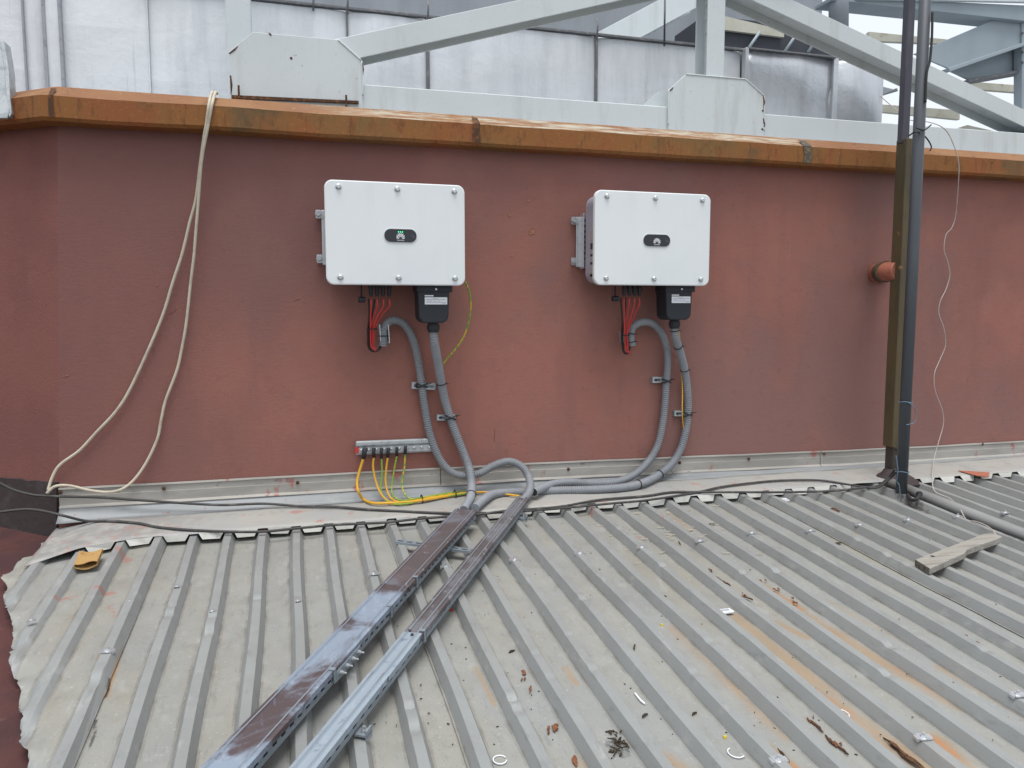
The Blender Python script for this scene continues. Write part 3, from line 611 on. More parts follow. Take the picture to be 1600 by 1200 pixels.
hsec(a, c, up1, .112, .155, TY, 'brace')
s2 = -.281; ang = math.atan(s2); up2 = (-math.sin(ang), 0, math.cos(ang))
f2 = lambda x: 1.828+s2*(x-2.92)-.0535
hsec((2.47, TY+.003, f2(2.47)), (5.6, TY+.003, f2(5.6)), up2, .103, .18, TY, 'brace')
# king post: H section seen from its open side
b = MB(); px0, px1 = 2.355, 2.468; zb, zt2 = 1.15, 2.35
b.box((px0, TY+.004, zb), (px1, TY+.014, zt2)); b.box((px0, TY+.134, zb), (px1, TY+.144, zt2)); b.box(((px0+px1)/2-.004, TY+.014, zb), ((px0+px1)/2+.004, TY+.134, zt2))
post = b.build('king_post', 'steel', truss, bevel=.002, segs=1)
MB().box((2.2, TY-.010, 1.86), (2.95, TY+.0015, 2.15)).build('gusset_plate', 'steel', truss, bevel=.002)
for z in (1.62, 1.70, 1.78, 1.86):
    MB().disc_stack((2.41-.004, TY+.09, z), (-1, 0, 0), [(0, .012), (.012, .012), (.012, .007), (.02, .007)], 6).build('bolt', 'steel', truss)
# stub plate beside the second gusset and hold-down bolts
MB().prism([at(1003, 166, .33), at(1030, 142, .33), at(1075, 140, .33), at(1075, 180, .33), at(1003, 180, .33)], (0, .012, 0)).build('gusset_plate', 'steel', truss)
for px, py in ((373, 140), (541, 155)):
    p = at(px, py, TY-.04); MB().disc_stack(p-Vector((0, 0, .04)), (0, 0, 1), [(0, .005), (.06, .005)], 8).build('anchor_bolt', 'rust_dark', truss)
for p in (at(455, 91, TY-.0118), at(1192, 173, TY-.0118), at(1191, 202, TY-.0118)):
    MB().disc_stack(p, (0, -1, 0), [(0, .007), (.002, .006)], 8).build('rust_spot', 'rust_dark', truss)
MB().prism([at(362, 150, TY-.013), at(560, 159, TY-.013), at(560, 163, TY-.013), at(362, 155, TY-.013)], (0, -.02, 0)).build('base_shim', 'rust_dark', truss)
# upright behind the first gusset
upright = tag(MB().box((-.275, .46, .99), (-.152, .60, 2.5)).build('steel_upright', 'steel', None, bevel=.006), 'pale steel upright standing behind the left gusset plate', 'post')
# second brace behind the king post
bb = thing('rear_brace', (2.2, .95, 1.7), 'pale steel brace slanting up behind the king post', 'beam')
a, c = at(905, 88, 1.45), at(1085, -8, 1.45)
hsec(a, c, (-(c-a).z, 0, (c-a).x), .17, .14, 1.45, 'brace', parent=bb)
MB().tube([at(1039, 0, .6), at(1038, 72, .6)], .006, 6).build('hanger_rod', 'dark_post', bb)

# ------------------------------------------------------------------ silver insulated duct
duct = thing('insulated_duct', (1.2, 1.0, .95), 'long silver insulated duct with streaked panels behind the steel truss', 'duct')
DY, DZ = .80, 1.712
seams = [-3.2] + [at(px, 60, DY).x for px in (38, 72, 97, 232, 543, 668, 932, 1160)] + []
for i in range(len(seams)-1):
    xa, xb = seams[i]+.004, seams[i+1]-.004; N = max(2, int((xb-xa)/.12)); b = MB(); zt_ = DZ if xa > -1.3 else DZ+.4
    zb_ = .99; pr = [(zb_, 0), (zb_+.25, -.006), (zb_+.5, -.004), (zt_-.01, 0), (zt_, .012)]
    oy = random.uniform(-.006, .006)+(-.03 if i == 2 else 0)
    rows = []
    for j in range(N+1):
        x = xa+(xb-xa)*j/N
        rows.append([Vector((x, DY+oy+yy+.006*mnoise.noise(Vector((x*3, z*3, i)))+(.012 if j in (0, N) else 0), z)) for z, yy in pr]+[Vector((x, DY+.5, zt_)), Vector((x, DY+.5, zb_))])
    for r, q in zip(rows, rows[1:]):
        m = len(r)
        for k in range(m): b.add([r[k], q[k], q[(k+1) % m], r[(k+1) % m]], [(0, 1, 2, 3)])
    for r in (rows[0], rows[-1]): b.add(r, [tuple(range(len(r)))])
    b.build('cladding_panel', 'silver', duct)
for i, x in enumerate(seams[1:-1]):
    w = (.005, .008, .007, .003, .005, .010, .008)[i]
    MB().box((x-w, DY-.010-(.02 if i in (1, 2) else 0), .99), (x+w, DY+.03, DZ+.0)).build('seam_strip', ('seam_light', 'seam_light', 'seam_light', 'silver', 'seam', 'seam', 'seam')[i], duct, bevel=.003)
MB().box((-.9, DY-.012, DZ-.004), (at(1162, 70, DY).x, DY+.02, DZ+.012)).build('top_trim', 'seam', duct, bevel=.003)
for px in (490, 543, 668, 932):
    p = at(px, 40, DY); MB().tube([Vector((p.x, DY-.008, DZ-.03)), Vector((p.x+.004, DY-.012, DZ+.05)), Vector((p.x, DY, DZ+.10))], .006, 6).build('tie_wire', 'seam', duct)
# foil box and round vessel at the right end
foil = thing('foil_box', (3.2, .85, .95), 'crumpled foil-wrapped box with folded edges right of the king post', 'duct')
xa, xb = at(1163, 130, .78).x, at(1302, 130, .78).x; zt3 = at(1230, 84, .78).z
N = 14; rows = []
for j in range(N+1):
    x = xa+(xb-xa)*j/N; col = []
    for i in range(9):
        z = .98+(zt3-.98)*i/8; col.append(Vector((x, .78+.014*mnoise.noise(Vector((x*4, z*4, 3)))-(.012 if i >= 6 else 0)+.03*((j/N-.3)**2), z+(.01*mnoise.noise(Vector((x*3, 1, 1))) if i == 8 else 0))))
    col += [Vector((x, 1.2, zt3)), Vector((x, 1.2, .98))]; rows.append(col)
b = MB()
for r, q in zip(rows, rows[1:]):
    m = len(r)
    for k in range(m): b.add([r[k], q[k], q[(k+1) % m], r[(k+1) % m]], [(0, 1, 2, 3)], k < 8)
for r in (rows[0], rows[-1]): b.add(r, [tuple(range(len(r)))])
b.build('foil_wrap', 'foil', foil)
MB().box((xa-.012, .752, 1.36), (xa+.012, .80, zt3+.005)).build('folded_edge', 'foil', foil, bevel=.004)
MB().box((xb-.012, .765, .98), (xb+.03, .80, zt3+.005)).build('folded_edge', 'foil', foil, bevel=.004)
MB().box((xa, .752, zt3-.004), (xb, .80, zt3+.008)).build('top_trim', 'seam', foil, bevel=.003)
# round vessel
xr_ = at(1371, 150, 1.0).x; rad = .36
b = MB(); zt4 = at(1372, 124, 1.0).z
for i in range(48):
    pass
b.disc_stack((xr_-rad, 1.0+.08, .95), (0, 0, 1), [(0, rad), (zt4-.95, rad), (zt4-.93, rad*.97)], 48)
b.sm = [True]*48*2+[False]*(len(b.sm)-96)
tag(b.build('silver_vessel', 'foil', None), 'round silver metal vessel at the right end of the duct', 'tank')
tag(MB().tube([at(1310, 60, 2.6), at(1311, -60, 2.6)], .09, 24).build('vent_pipe', 'cladding', None), 'grey round vent pipe rising behind the long brace', 'pipe')
# box coloured as inner shade, and rusty lintel between post and brace
hood = thing('duct_hood', (3.0, 1.4, 1.6), 'dark hood box, coloured as inner shade, under a rust-edged cream lintel', 'hood')
MB().box((at(1100, 60, 1.9).x, 1.9, .95), (at(1318, 60, 1.9).x, 2.4, at(1200, 35, 1.9).z)).build('shade_box', 'inside_shade', hood)  # solid box; the dark of the interior is only its colour
MB().prism([at(1128, 24, 1.86), at(1225, 47, 1.86), at(1225, 58, 1.86), at(1128, 46, 1.86)], (0, .03, 0)).build('lintel', 'rail_cream', hood)
for px in (1165, 1225, 1262):
    a, c = at(px, 82, 1.85), at(px+22, 50, 1.85); MB().tube([a, c], .012, 6).build('bar', 'steel_far', hood)
# grey clad wall far behind
tag(MB().box((-6, 3.2, .9), (at(1285, 0, 3.2).x, 3.6, 4.2)).build('clad_wall', 'cladding', None), 'plain blue-grey clad wall far behind the duct', 'wall')
# slab behind the parapet
structure(MB().prism([(-.75, .16, .70), (9, .16, .70), (9, 14, .70), (-2.4, 14, .70), (-2.4, 1.55, .70)], (0, 0, .265)).build('upper_roof', 'cladding'))

# ------------------------------------------------------------------ frame at upper right, against the sky
fr_ = thing('sky_frame', (6.5, 2.6, 1.0), 'dark grey frame beams crossing the sky behind the grey pole', 'frame')
FY = 2.6
def flat(poly, y, dep, name, mat, parent):
    return MB().prism([at(px, py, y) for px, py in poly], (0, dep, 0)).build(name, mat, parent, bevel=.004, segs=1)
flat([(1300, -6), (1640, 10), (1640, 37), (1300, 0)], FY-.06, .25, 'top_beam', 'steel_far', fr_)
flat([(1340, -2), (1640, 4), (1640, -10), (1340, -14)], FY-.10, .04, 'top_flange', 'steel', fr_)
flat([(1562, 27), (1640, 0), (1640, 54), (1482, 107), (1428, 84)], FY, .02, 'brace', 'steel_far', fr_)
flat([(1482, 106), (1640, 53), (1640, 58), (1484, 112)], FY-.08, .2, 'brace_flange', 'steel_far', fr_)
flat([(1484, 111), (1640, 57), (1640, 102), (1512, 124)], FY+.10, .02, 'brace', 'steel_far', fr_)
flat([(1512, 124), (1640, 100), (1640, 106), (1514, 128)], FY+.02, .2, 'brace_flange', 'seam', fr_)
flat([(1597, 20), (1640, 20), (1640, 205), (1597, 205)], FY-.02, .1, 'upright', 'steel_far', fr_)
for py in (52, 82, 98):
    MB().disc_stack(at(1598, py, FY-.03), (-1, -.3, 0), [(0, .014), (.02, .014)], 6).build('bolt', 'seam', fr_)
def rail(poly, y, label, name='cream_rail'):
    return tag(flat(poly, y, .05, name, 'rail_cream', None), label, 'rail', 'cream rails against the sky')
rail([(1358, 49), (1480, 61), (1480, 69), (1358, 64)], 3.4, 'highest cream steel rail, between the brace and grey pole')
rail([(1515, 127), (1660, 138), (1660, 150), (1515, 139)], 3.4, 'middle cream steel rail, at the right edge under the dark brace')
rail([(1368, 162), (1500, 172), (1500, 187), (1368, 174)], 3.4, 'lowest cream steel rail, running behind the dark post')
tag(flat([(1488, 203), (1512, 195), (1560, 206)], 3.0, .05, 'cream_rail', 'rail_cream', None), 'short sloping rail end below the long brace', 'rail', 'cream rails against the sky')
tag(flat([(1366, 189), (1374, 186), (1377, 189), (1369, 193)], 1.3, .03, 'rail_end', 'seam', None), 'small dark stub beside the round silver vessel', 'bracket')
tag(flat([(1371, 150), (1402, 137), (1404, 142), (1380, 149)], 1.5, .03, 'bent_bracket', 'seam', None), 'dark bent strip right of the round silver vessel', 'bracket')
tag(flat([(1352, 128), (1400, 140), (1370, 150)], 1.55, .02, 'bent_plate', 'cladding', None), 'grey triangular plate between vessel and dark post', 'plate')

# ------------------------------------------------------------------ inverters
IW, IH, IDEP = .64, .4658, .27
def rrect(x0, x1, z0, z1, r, n=6):
    P = []
    for cx, cz, a0 in ((x1-r, z1-r, 0), (x0+r, z1-r, 90), (x0+r, z0+r, 180), (x1-r, z0+r, 270)):
        for i in range(n+1):
            a = math.radians(a0+90*i/n); P.append((cx+r*math.cos(a), cz+r*math.sin(a)))
    return P
def rprism(P, ya, yb): return MB().prism([(x, ya, z) for x, z in P], (0, yb-ya, 0))
def logo(parent, cx, cz, y, s):
    b = MB()
    for a, L, w in ((-74, .80, .26), (-50, .95, .28), (-27, 1.05, .29), (-8.5, 1.08, .24), (8.5, 1.08, .24), (27, 1.05, .29), (50, .95, .28), (74, .80, .26)):
        t = math.radians(a); d = Vector((math.sin(t), 0, math.cos(t))); n_ = Vector((math.cos(t), 0, -math.sin(t)))
        o = Vector((cx, y, cz)); pts = []
        for k, ww in ((.26, .02), (.5, .55), (.78, 1.0), (.93, .75), (1.0, .15)): pts.append(o+d*(k*L*s)+n_*(ww*w*s*.36))
        for k, ww in ((1.0, .15), (.93, .75), (.78, 1.0), (.5, .55), (.26, .02)): pts.append(o+d*(k*L*s)-n_*(ww*w*s*.36))
        b.prism(pts, (0, -.0004, 0))
    return b.build('emblem', 'print_white', parent)
def text_mesh(txt, size, loc, mat, parent, name):
    cu = bpy.data.curves.new('lettering', 'FONT'); cu.body = txt; cu.size = size; cu.align_x = 'CENTER'; cu.align_y = 'CENTER'; cu.extrude = .0002
    to = bpy.data.objects.new('lettering', cu); COL.objects.link(to)
    dg = bpy.context.evaluated_depsgraph_get(); dg.update()
    me = bpy.data.meshes.new_from_object(to.evaluated_get(dg)); bpy.data.objects.remove(to)
    me.transform(Matrix.Translation(Vector(loc)-parent_origin(parent)) @ Matrix.Rotation(math.pi/2, 4, 'X'))
    me.materials.clear(); me.materials.append(MATS[mat]); me.name = name
    o = bpy.data.objects.new(name, me); COL.objects.link(o); o.parent = parent; return o
def inverter(x, z, label, lit, label_side):
    """x,z: top left of the white front cover."""
    t = thing('solar_inverter', (x+IW/2, -.13, z-IH), label, 'inverter', 'white solar inverters on the red wall')
    x1, z0 = x+IW, z-IH; yf = -IDEP
    rprism(rrect(x, x1, z0, z, .036, 8), yf, yf+.030).build('front_cover', 'white_paint', t, bevel=.006, segs=3)
    body = rprism(rrect(x+.012, x1-.012, z0+.012, z-.012, .05, 6), yf+.0305, yf+.155).build('body', 'body_grey', t, bevel=.004)
    rprism(rrect(x+.075, x1-.035, z0+.05, z-.04, .03, 5), yf+.1555, -.055).build('heat_sink', 'body_grey', t, bevel=.003)
    if label_side:
        for zz, hh, mt in ((z-.22, .05, 'print_tan'), (z-.27, .03, 'print_black'), (z-.295, .018, 'print_tan'), (z-.315, .012, 'print_black'), (z-.335, .014, 'print_tan'), (z-.355, .012, 'print_black'), (z-.40, .04, 'print_tan'), (z-.415, .012, 'print_black')):
            MB().box((x+.0112, yf+.050, zz-hh/2), (x+.0119, yf+.085, zz+hh/2)).build('rating_label', mt, body)
    for sx in (.062, .325, .590):
        for sz in (z-.022 if False else z-.030, z0+.034):
            MB().disc_stack((x+sx, yf, sz), (0, -1, 0), [(-.001, .0145), (.0015, .0145), (.003, .0105), (.010, .0100), (.012, .0075)], 16).build('screw', 'screw', t)
    # display window
    cx, cz = x+.336, z-.240
    pill = rprism(rrect(cx-.074, cx+.074, cz-.0295, cz+.0295, .029, 10), yf-.0045, yf+.001).build('display', 'glass_black', t)
    rprism(rrect(cx-.078, cx+.078, cz-.0335, cz+.0335, .033, 10), yf-.002, yf+.0005).build('display_rim', 'white_paint', t)
    logo(pill, cx, cz-.0155, yf-.0047, .026)
    text_mesh('HUAWEI', .0085, (cx, yf-.0050, cz-.0215), 'print_white', pill, 'lettering')
    for i in range(3):
        MB().disc_stack((cx-.009+.009*i, yf-.0046, cz+.0165), (0, -1, 0), [(0, .0026), (.0006, .0026)], 10).build('indicator', 'led_green' if lit else 'print_black', pill)
    # wall bracket with two ears on the left
    br = MB(); bx = x+.030
    br.box((bx-.035, -.028, z-.365), (bx-.008, -.018, z-.105)); br.box((bx-.012, -.070, z-.375), (bx-.006, -.018, z-.09))
    bracket = br.build('mounting_bracket', 'alloy', t, bevel=.002)
    for k in range(9):
        MB().box((bx-.0066, -.060, z-.345+.028*k), (bx+.004, -.035, z-.328+.028*k)).build('hook', 'alloy', bracket)
    for zz in (z-.125, z-.335):
        rprism(rrect(bx-.062, bx-.0352, zz-.020, zz+.020, .006, 3), -.028, -.018).build('ear', 'alloy', bracket)
        MB().disc_stack((bx-.050, -.028, zz), (0, -1, 0), [(0, .015), (.004, .015), (.004, .010), (.012, .010)], 8).build('bolt', 'galv', bracket)
        MB().disc_stack((bx-.050, -.018, zz), (0, 1, 0), [(0, .005), (.03, .005)], 8).build('anchor', 'galv', bracket)
    MB().box((x+.03, -.055, z-.12), (x1-.03, -.012, z-.09)).build('rear_rail', 'alloy', t)
    MB().box((x+.03, -.055, z-.37), (x1-.03, -.012, z-.34)).build('rear_rail', 'alloy', t)
    # solar connectors, four
    for i in range(4):
        cxx = x+.207+.0285*i
        MB().disc_stack((cxx, yf+.10, z0+.014), (0, 0, -1), [(0, .0125), (.030, .0125), (.030, .0105), (.052, .0105), (.054, .0085), (.064, .0070)], 10).build('connector', 'black_plastic', t)
    MB().tube([(x+.165, yf+.12, z0+.013), (x+.165, yf+.12, z0-.055)], .004, 8).build('aerial', 'black_plastic', t)
    MB().disc_stack((x+.172, yf+.12, z0-.065), (1, 0, 0), [(-.022, .014), (.010, .014)], 10).build('switch_knob', 'black_plastic', t)
    # mains terminal box
    bx0, bx1, bz = x+.420, x+.575, z0-.176; tz = z0+.012
    P = [(bx0, tz), (bx1, tz)]
    r = .035
    for cxx, a0 in ((bx1-.006-r, 0), (bx0+.006+r, -90)):
        for i in range(7):
            a = math.radians(a0-90*i/6); P.append((cxx+r*math.cos(a), bz+r+r*math.sin(a)))
    tb = rprism(P, yf+.052, -.10).build('terminal_box', 'black_plastic', t, bevel=.006, segs=2)
    MB().box((bx0-.004, yf+.046, z0-.030), (bx1+.012, -.098, z0+.011)).build('lid_flange', 'black_plastic', tb, bevel=.004)
    MB().disc_stack((bx0+.088, yf+.046, z0-.016), (0, -1, 0), [(0, .006), (.003, .005)], 10).build('screw', 'screw', tb)
    yl = yf+.0515
    lab = MB().box((bx0+.034, yl-.0008, z0-.088), (bx0+.142, yl, z0-.054)).build('warning_label', 'print_white', tb)
    MB().box((bx0+.034, yl-.0008, z0-.050), (bx0+.076, yl, z0-.044)).build('name_strip', 'print_white', tb)
    for k, (u0, u1, v) in enumerate(((.072, .100, .060), (.042, .135, .065), (.042, .070, .072), (.078, .090, .072), (.098, .108, .072), (.042, .135, .078), (.118, .136, .083))):
        MB().box((bx0+u0, yl-.0012, z0-v-.0010), (bx0+u1, yl-.0008, z0-v+.0010)).build('print_line', 'print_grey', lab)
    gx = (bx0+bx1)/2+.006
    MB().disc_stack((gx, yf+.11, bz+.002), (0, 0, -1), [(0, .026), (.012, .026), (.012, .031), (.034, .031), (.040, .027), (.048, .026)], 12).build('cable_gland', 'black_plastic', tb)
    return t, Vector((gx, yf+.11, bz-.046)), Vector((x+.207, yf+.10, z0-.05))
invL, glandL, conL = inverter(.1614, .5811, 'larger-looking left white inverter with green lights on its display', True, False)
invR, glandR, conR = inverter(1.4566, .5898, 'right white inverter with its grey side and side label showing', False, True)

# ------------------------------------------------------------------ corrugated conduits
def conduit(name, P, r, label, mat='conduit', ties=(), smooth_from=None):
    pts = spline(P, .0028); n = len(pts)
    prof = (1.0, 1.0, .82, .82)
    def rad(i):
        return r*prof[i % 4] if True else r
    t = thing(name, pts[n//2]*0+Vector((pts[-1].x, pts[-1].y, min(p.z for p in pts))), label, 'conduit', 'grey corrugated cable conduits')
    MB().tube(pts, rad, 14).build('corrugated_tube', mat, t)
    for f in ties:
        i = int(f*(n-1)); i = max(2, min(n-3, i)); tg = (pts[i+2]-pts[i-2]).normalized(); u = tg.orthogonal().normalized(); w = tg.cross(u)
        ring = [pts[i]+(u*math.cos(a)+w*math.sin(a))*(r+.0015) for a in [2*math.pi*k/16 for k in range(17)]]
        MB().tube(ring, .0024, 6, cap=False).build('cable_tie', 'black_plastic', t)
        tail = pts[i]+Vector((1, -.2, 0))*(r+.001); MB().tube([tail, tail+Vector((.012, -.008, -.002))], .0018, 5).build('tie_tail', 'black_plastic', t)
    return t, pts
ap = lambda px, py, h=.028: rp(px, py, h)
P = [wp(598, 541, .085), wp(599, 528, .085), wp(600, 514, .085), wp(609, 502, .080), wp(624, 502, .070), wp(637, 514, .060), wp(647, 537, .050), wp(654, 568, .045), wp(659, 602, .042), wp(665, 645, .036), wp(673, 683, .036), wp(686, 715, .04), wp(702, 735, .055), wp(722, 743, .075), wp(748, 740, .085), wp(770, 728, .075), wp(794, 721, .075), wp(814, 728, .095), wp(826, 745, .14), rp(828, 766, .06), rp(816, 784, .034)]
c1, c1p = conduit('cable_conduit', P, .0208, 'grey conduit arching from the left red wires and looping into the narrow tray', ties=(.03,))
P = [glandL+Vector((0, 0, .004)), wp(679, 537, .155), wp(684, 566, .11), wp(689, 595, .075), wp(695, 625, .050), wp(704, 654, .046), wp(714, 682, .046), wp(726, 712, .055), wp(734, 735, .10), wp(737, 758, .16), rp(735, 778, .055), rp(725, 796, .036)]
c2, c2p = conduit('cable_conduit', P, .0222, 'grey conduit dropping from the left black terminal box into the wide tray', 'conduit_pale', ties=(.26, .86))
P = [wp(988, 540, .09), wp(986, 527, .09), wp(989, 512, .09), wp(1001, 504, .085), wp(1018, 505, .075), wp(1033, 520, .06), wp(1042, 545, .05), wp(1043, 572, .045), wp(1041, 597, .04), wp(1039, 630, .036), wp(1035, 664, .036), wp(1027, 697, .04), wp(1012, 722, .06), wp(990, 742, .10), rp(962, 753, .040), rp(925, 755, .036), rp(893, 753, .038), rp(865, 756, .045), rp(846, 763, .05), rp(834, 769, .052)]
c3, c3p = conduit('cable_conduit', P, .0208, 'grey conduit arching from the right red wires to an open end by the narrow tray', 'conduit_pale', ties=(.012, .035))
P = [glandR+Vector((0, 0, .004)), wp(1056, 529, .15), wp(1063, 551, .10), wp(1070, 580, .06), wp(1074, 612, .042), wp(1075, 640, .036), wp(1072, 670, .036), wp(1064, 700, .04), wp(1050, 724, .06), wp(1026, 744, .10), rp(1000, 756, .035), rp(970, 762, .030), rp(925, 765, .026), rp(880, 766, .024), rp(840, 768, .022), rp(800, 769, .024), rp(772, 772, .03), rp(757, 780, .036), rp(742, 794, .036)]
c4, c4p = conduit('cable_conduit', P, .0222, 'grey conduit dropping from the right black terminal box and running left to the wide tray', 'conduit_pale', ties=(.008, .055, .13, .43, .52))
for cc, pts in ((c3, c3p),):
    e = pts[-1]; d = (pts[-1]-pts[-4]).normalized()
    MB().disc_stack(e, d, [(0, .0195), (.001, .0195)], 14).build('open_end', 'print_black', cc)

# ------------------------------------------------------------------ red and black solar wires
def wire_bundle(con, px_tie, py_tie, loop, label, n=4):
    t = thing('solar_cable_bundle', con+Vector((.04, 0, -.3)), label, 'cables', 'red solar cable bundles under the inverters')
    off = -.02
    tie = wp(px_tie, py_tie, .12)
    lp = [wp(x, y, o) for x, y, o in loop]
    for i in range(n):
        st = con+Vector((.0285*i, 0, -.012)); dx = (i-1.5)*.0062; dy = (.004 if i % 2 else -.004)
        pts = [st, st+Vector((0, 0, -.035)), st.lerp(tie, .55)+Vector(((1.5-i)*-.004, dy, 0)), tie+Vector((dx, dy, 0))]+[p+Vector((dx*(1-.4*k), dy, .002*i)) for k, p in enumerate(lp[:2 if i % 2 else 3])]
        MB().tube(spline(pts, .008), .0040, 8).build('red_cable', 'red_wire', t)
        if i < 2:
            q = [st+Vector((-.008, .026, 0)), st.lerp(tie, .6)+Vector((-.012, .012, 0)), tie+Vector((dx-.012, .010, 0))]+[p+Vector((dx-.012*(1-k/len(lp)), .010, -.004)) for k, p in enumerate(lp)]
            MB().tube(spline(q, .008), .0040, 8).build('black_cable', 'black_wire', t)
    u = [tie+Vector((.019*math.cos(a), .014*math.sin(a), 0)) for a in [2*math.pi*k/14 for k in range(15)]]
    MB().tube(u, .0028, 6, cap=False).build('cable_tie', 'black_plastic', t)
    MB().tube([tie+Vector((-.016, -.01, 0)), tie+Vector((-.032, -.016, .003))], .0022, 5).build('tie_tail', 'black_plastic', t)
wire_bundle(conL, 582, 514, ((582, 526, .11), (582, 541, .10), (588, 548, .095), (596, 545, .09), (598, 536, .085)), 'red and black wires tied in a loop under the left inverter')
wire_bundle(conR, 978, 524, ((979, 536, .10), (980, 548, .098), (984, 552, .095), (987, 546, .092), (988, 536, .09)), 'red and black wires hanging straight under the right inverter')
# small steel clip holding the left conduit mouth
t = thing('conduit_clip', wp(600, 535, .05), 'thin bright steel channel clip around the upright end of the left conduit', 'clip')
for x0, y0, x1, y1 in ((592.5, 507, 594.5, 534), (606, 506, 608, 536)):
    a, c = wp(x0, y0, .10), wp(x1, y1, .10); MB().obox(a, (.004, 0, 0), c-a, (0, .075, 0)).build('clip_wall', 'alloy', t)
a, c = wp(593, 507, .028), wp(608, 536, .028); MB().box((a.x, -.03, c.z), (c.x, -.025, a.z)).build('clip_back', 'galv', t)
t = thing('conduit_clip', wp(974, 528, .03), 'small bent steel clip behind the right red wires', 'clip')
a, c = wp(972, 519, .05), wp(975, 536, .05); MB().obox(a, (.007, 0, 0), c-a, (0, .05, 0)).build('clip_wall', 'alloy', t)

# ------------------------------------------------------------------ slotted rail brackets on the wall
def slotted(o, ex, ez, ey, L, W, D, name, mat, parent, slots, tk=.0022):
    """C rail: face with real slots + two side walls. o corner, ex/ez unit along/across, ey unit into the wall."""
    o, ex, ez, ey = Vector(o), Vector(ex), Vector(ez), Vector(ey); b = MB(); sw = W*.34; g0 = (W-sw)/2
    b.obox(o, ex*L, ez*g0, ey*tk); b.obox(o+ez*(W-g0), ex*L, ez*g0, ey*tk)
    x = 0.0
    for s0, s1 in slots+[(L, L)]:
        if s0-x > 1e-4: b.obox(o+ex*x+ez*g0, ex*(s0-x), ez*sw, ey*tk)
        x = s1
    b.obox(o+ey*tk, ex*L, ez*tk, ey*(D-tk)); b.obox(o+ez*(W-tk)+ey*tk, ex*L, ez*tk, ey*(D-tk))
    b.obox(o+ey*(D-tk)+ez*tk, ex*L, ez*(W-2*tk), ey*tk)
    return b.build(name, mat, parent)
def wall_bracket(px0, py0, px1, py1, h, label, ties):
    a, c = wp(px0, py0, .022), wp(px1, py1, .022); d = c-a; L = d.length; ex = d.normalized(); ez = Vector((0, 1, 0)).cross(ex)*-1
    if ez.z < 0: ez = -ez
    t = thing('slotted_bracket', (a+c)/2-Vector((0, 0, h)), label, 'bracket', 'short galvanised brackets holding conduits')
    ns = max(1, int(L/.045)); sl = [(L*(i+.18)/ns, L*(i+.82)/ns) for i in range(ns)]
    slotted(a-ez*h, ex, ez, Vector((0, 1, 0)), L, h, .022, 'rail', 'galv', t, sl)
    MB().disc_stack(a+ex*.02-ez*h*.5+Vector((0, .004, 0)), (0, -1, 0), [(0, .008), (.007, .008), (.007, .0045), (.012, .0045)], 8).build('bolt', 'dark_post', t)
    for pxc, pyc, off in ties:
        cc = wp(pxc, pyc, off); r = .028
        for s_ in (-1, 1):
            pts = []
            for k in range(13):
                a_ = math.pi*(1+k/12); pts.append(cc+Vector((r*math.cos(a_), r*math.sin(a_)*.95, s_*.010*math.cos(a_))))
            MB().tube(pts, .0035, 6).build('cable_tie', 'black_plastic', t)
        MB().tube([cc+Vector((.028, -.012, .006)), cc+Vector((.045, -.02, .012))], .0025, 5).build('tie_tail', 'black_plastic', t)
wall_bracket(644, 597, 681, 599, .034, 'wide slotted bracket under the left arching conduit', [(659, 602, .042)])
wall_bracket(683, 648, 712, 648, .030, 'small slotted bracket under the left terminal-box conduit', [(704, 652, .046)])
wall_bracket(1020, 589, 1047, 589, .033, 'upper small bracket on the right pair of conduits', [(1041, 595, .04)])
wall_bracket(1054, 642, 1080, 642, .030, 'lower small bracket on the right pair of conduits', [(1074, 647, .036)])

# ------------------------------------------------------------------ earthing bar and wires
a, c = wp(556, 690, .04), wp(678, 685, .04); L = (c-a).length; ex = (c-a).normalized(); ez = Vector((-ex.z, 0, ex.x)); eb = thing('earthing_bar', (a+c)/2-Vector((0, 0, .07)), 'galvanised earthing bar with a row of bolts and yellow-green wires', 'busbar')
MB().obox(a-ez*.026, ex*L, ez*.026, (0, .028, 0)).build('rail_top', 'galv', eb, bevel=.007, segs=3)
MB().obox(a-ez*.070+Vector((0, .016, 0)), ex*L, ez*.044, (0, .012, 0)).build('rail_back', 'galv', eb)
bar = MB().obox(a+ex*.012-ez*.062+Vector((0, .006, 0)), ex*(L-.016), ez*.030, (0, .0098, 0)).build('bar', 'alloy', eb, bevel=.001, segs=1)
for k in range(10):
    p = a+ex*(L*(.065+.097*k))-ez*.045+Vector((0, .006, 0))
    MB().disc_stack(p, (0, -1, 0), [(0, .010), (.003, .010), (.003, .0075), (.010, .0070), (.013, .004)], 10).build('bolt', 'screw', bar)
MB().box((a.x-.004, -.036, a.z-.060), (a.x+.014, -.026, a.z-.030)).build('end_cap', 'red_wire', eb)
lug_px = [(571, 700, 568, 718), (584, 700, 584, 715), (596, 700, 596, 716), (607, 700, 606, 714), (620, 699, 620, 712), (634, 697, 633, 709)]
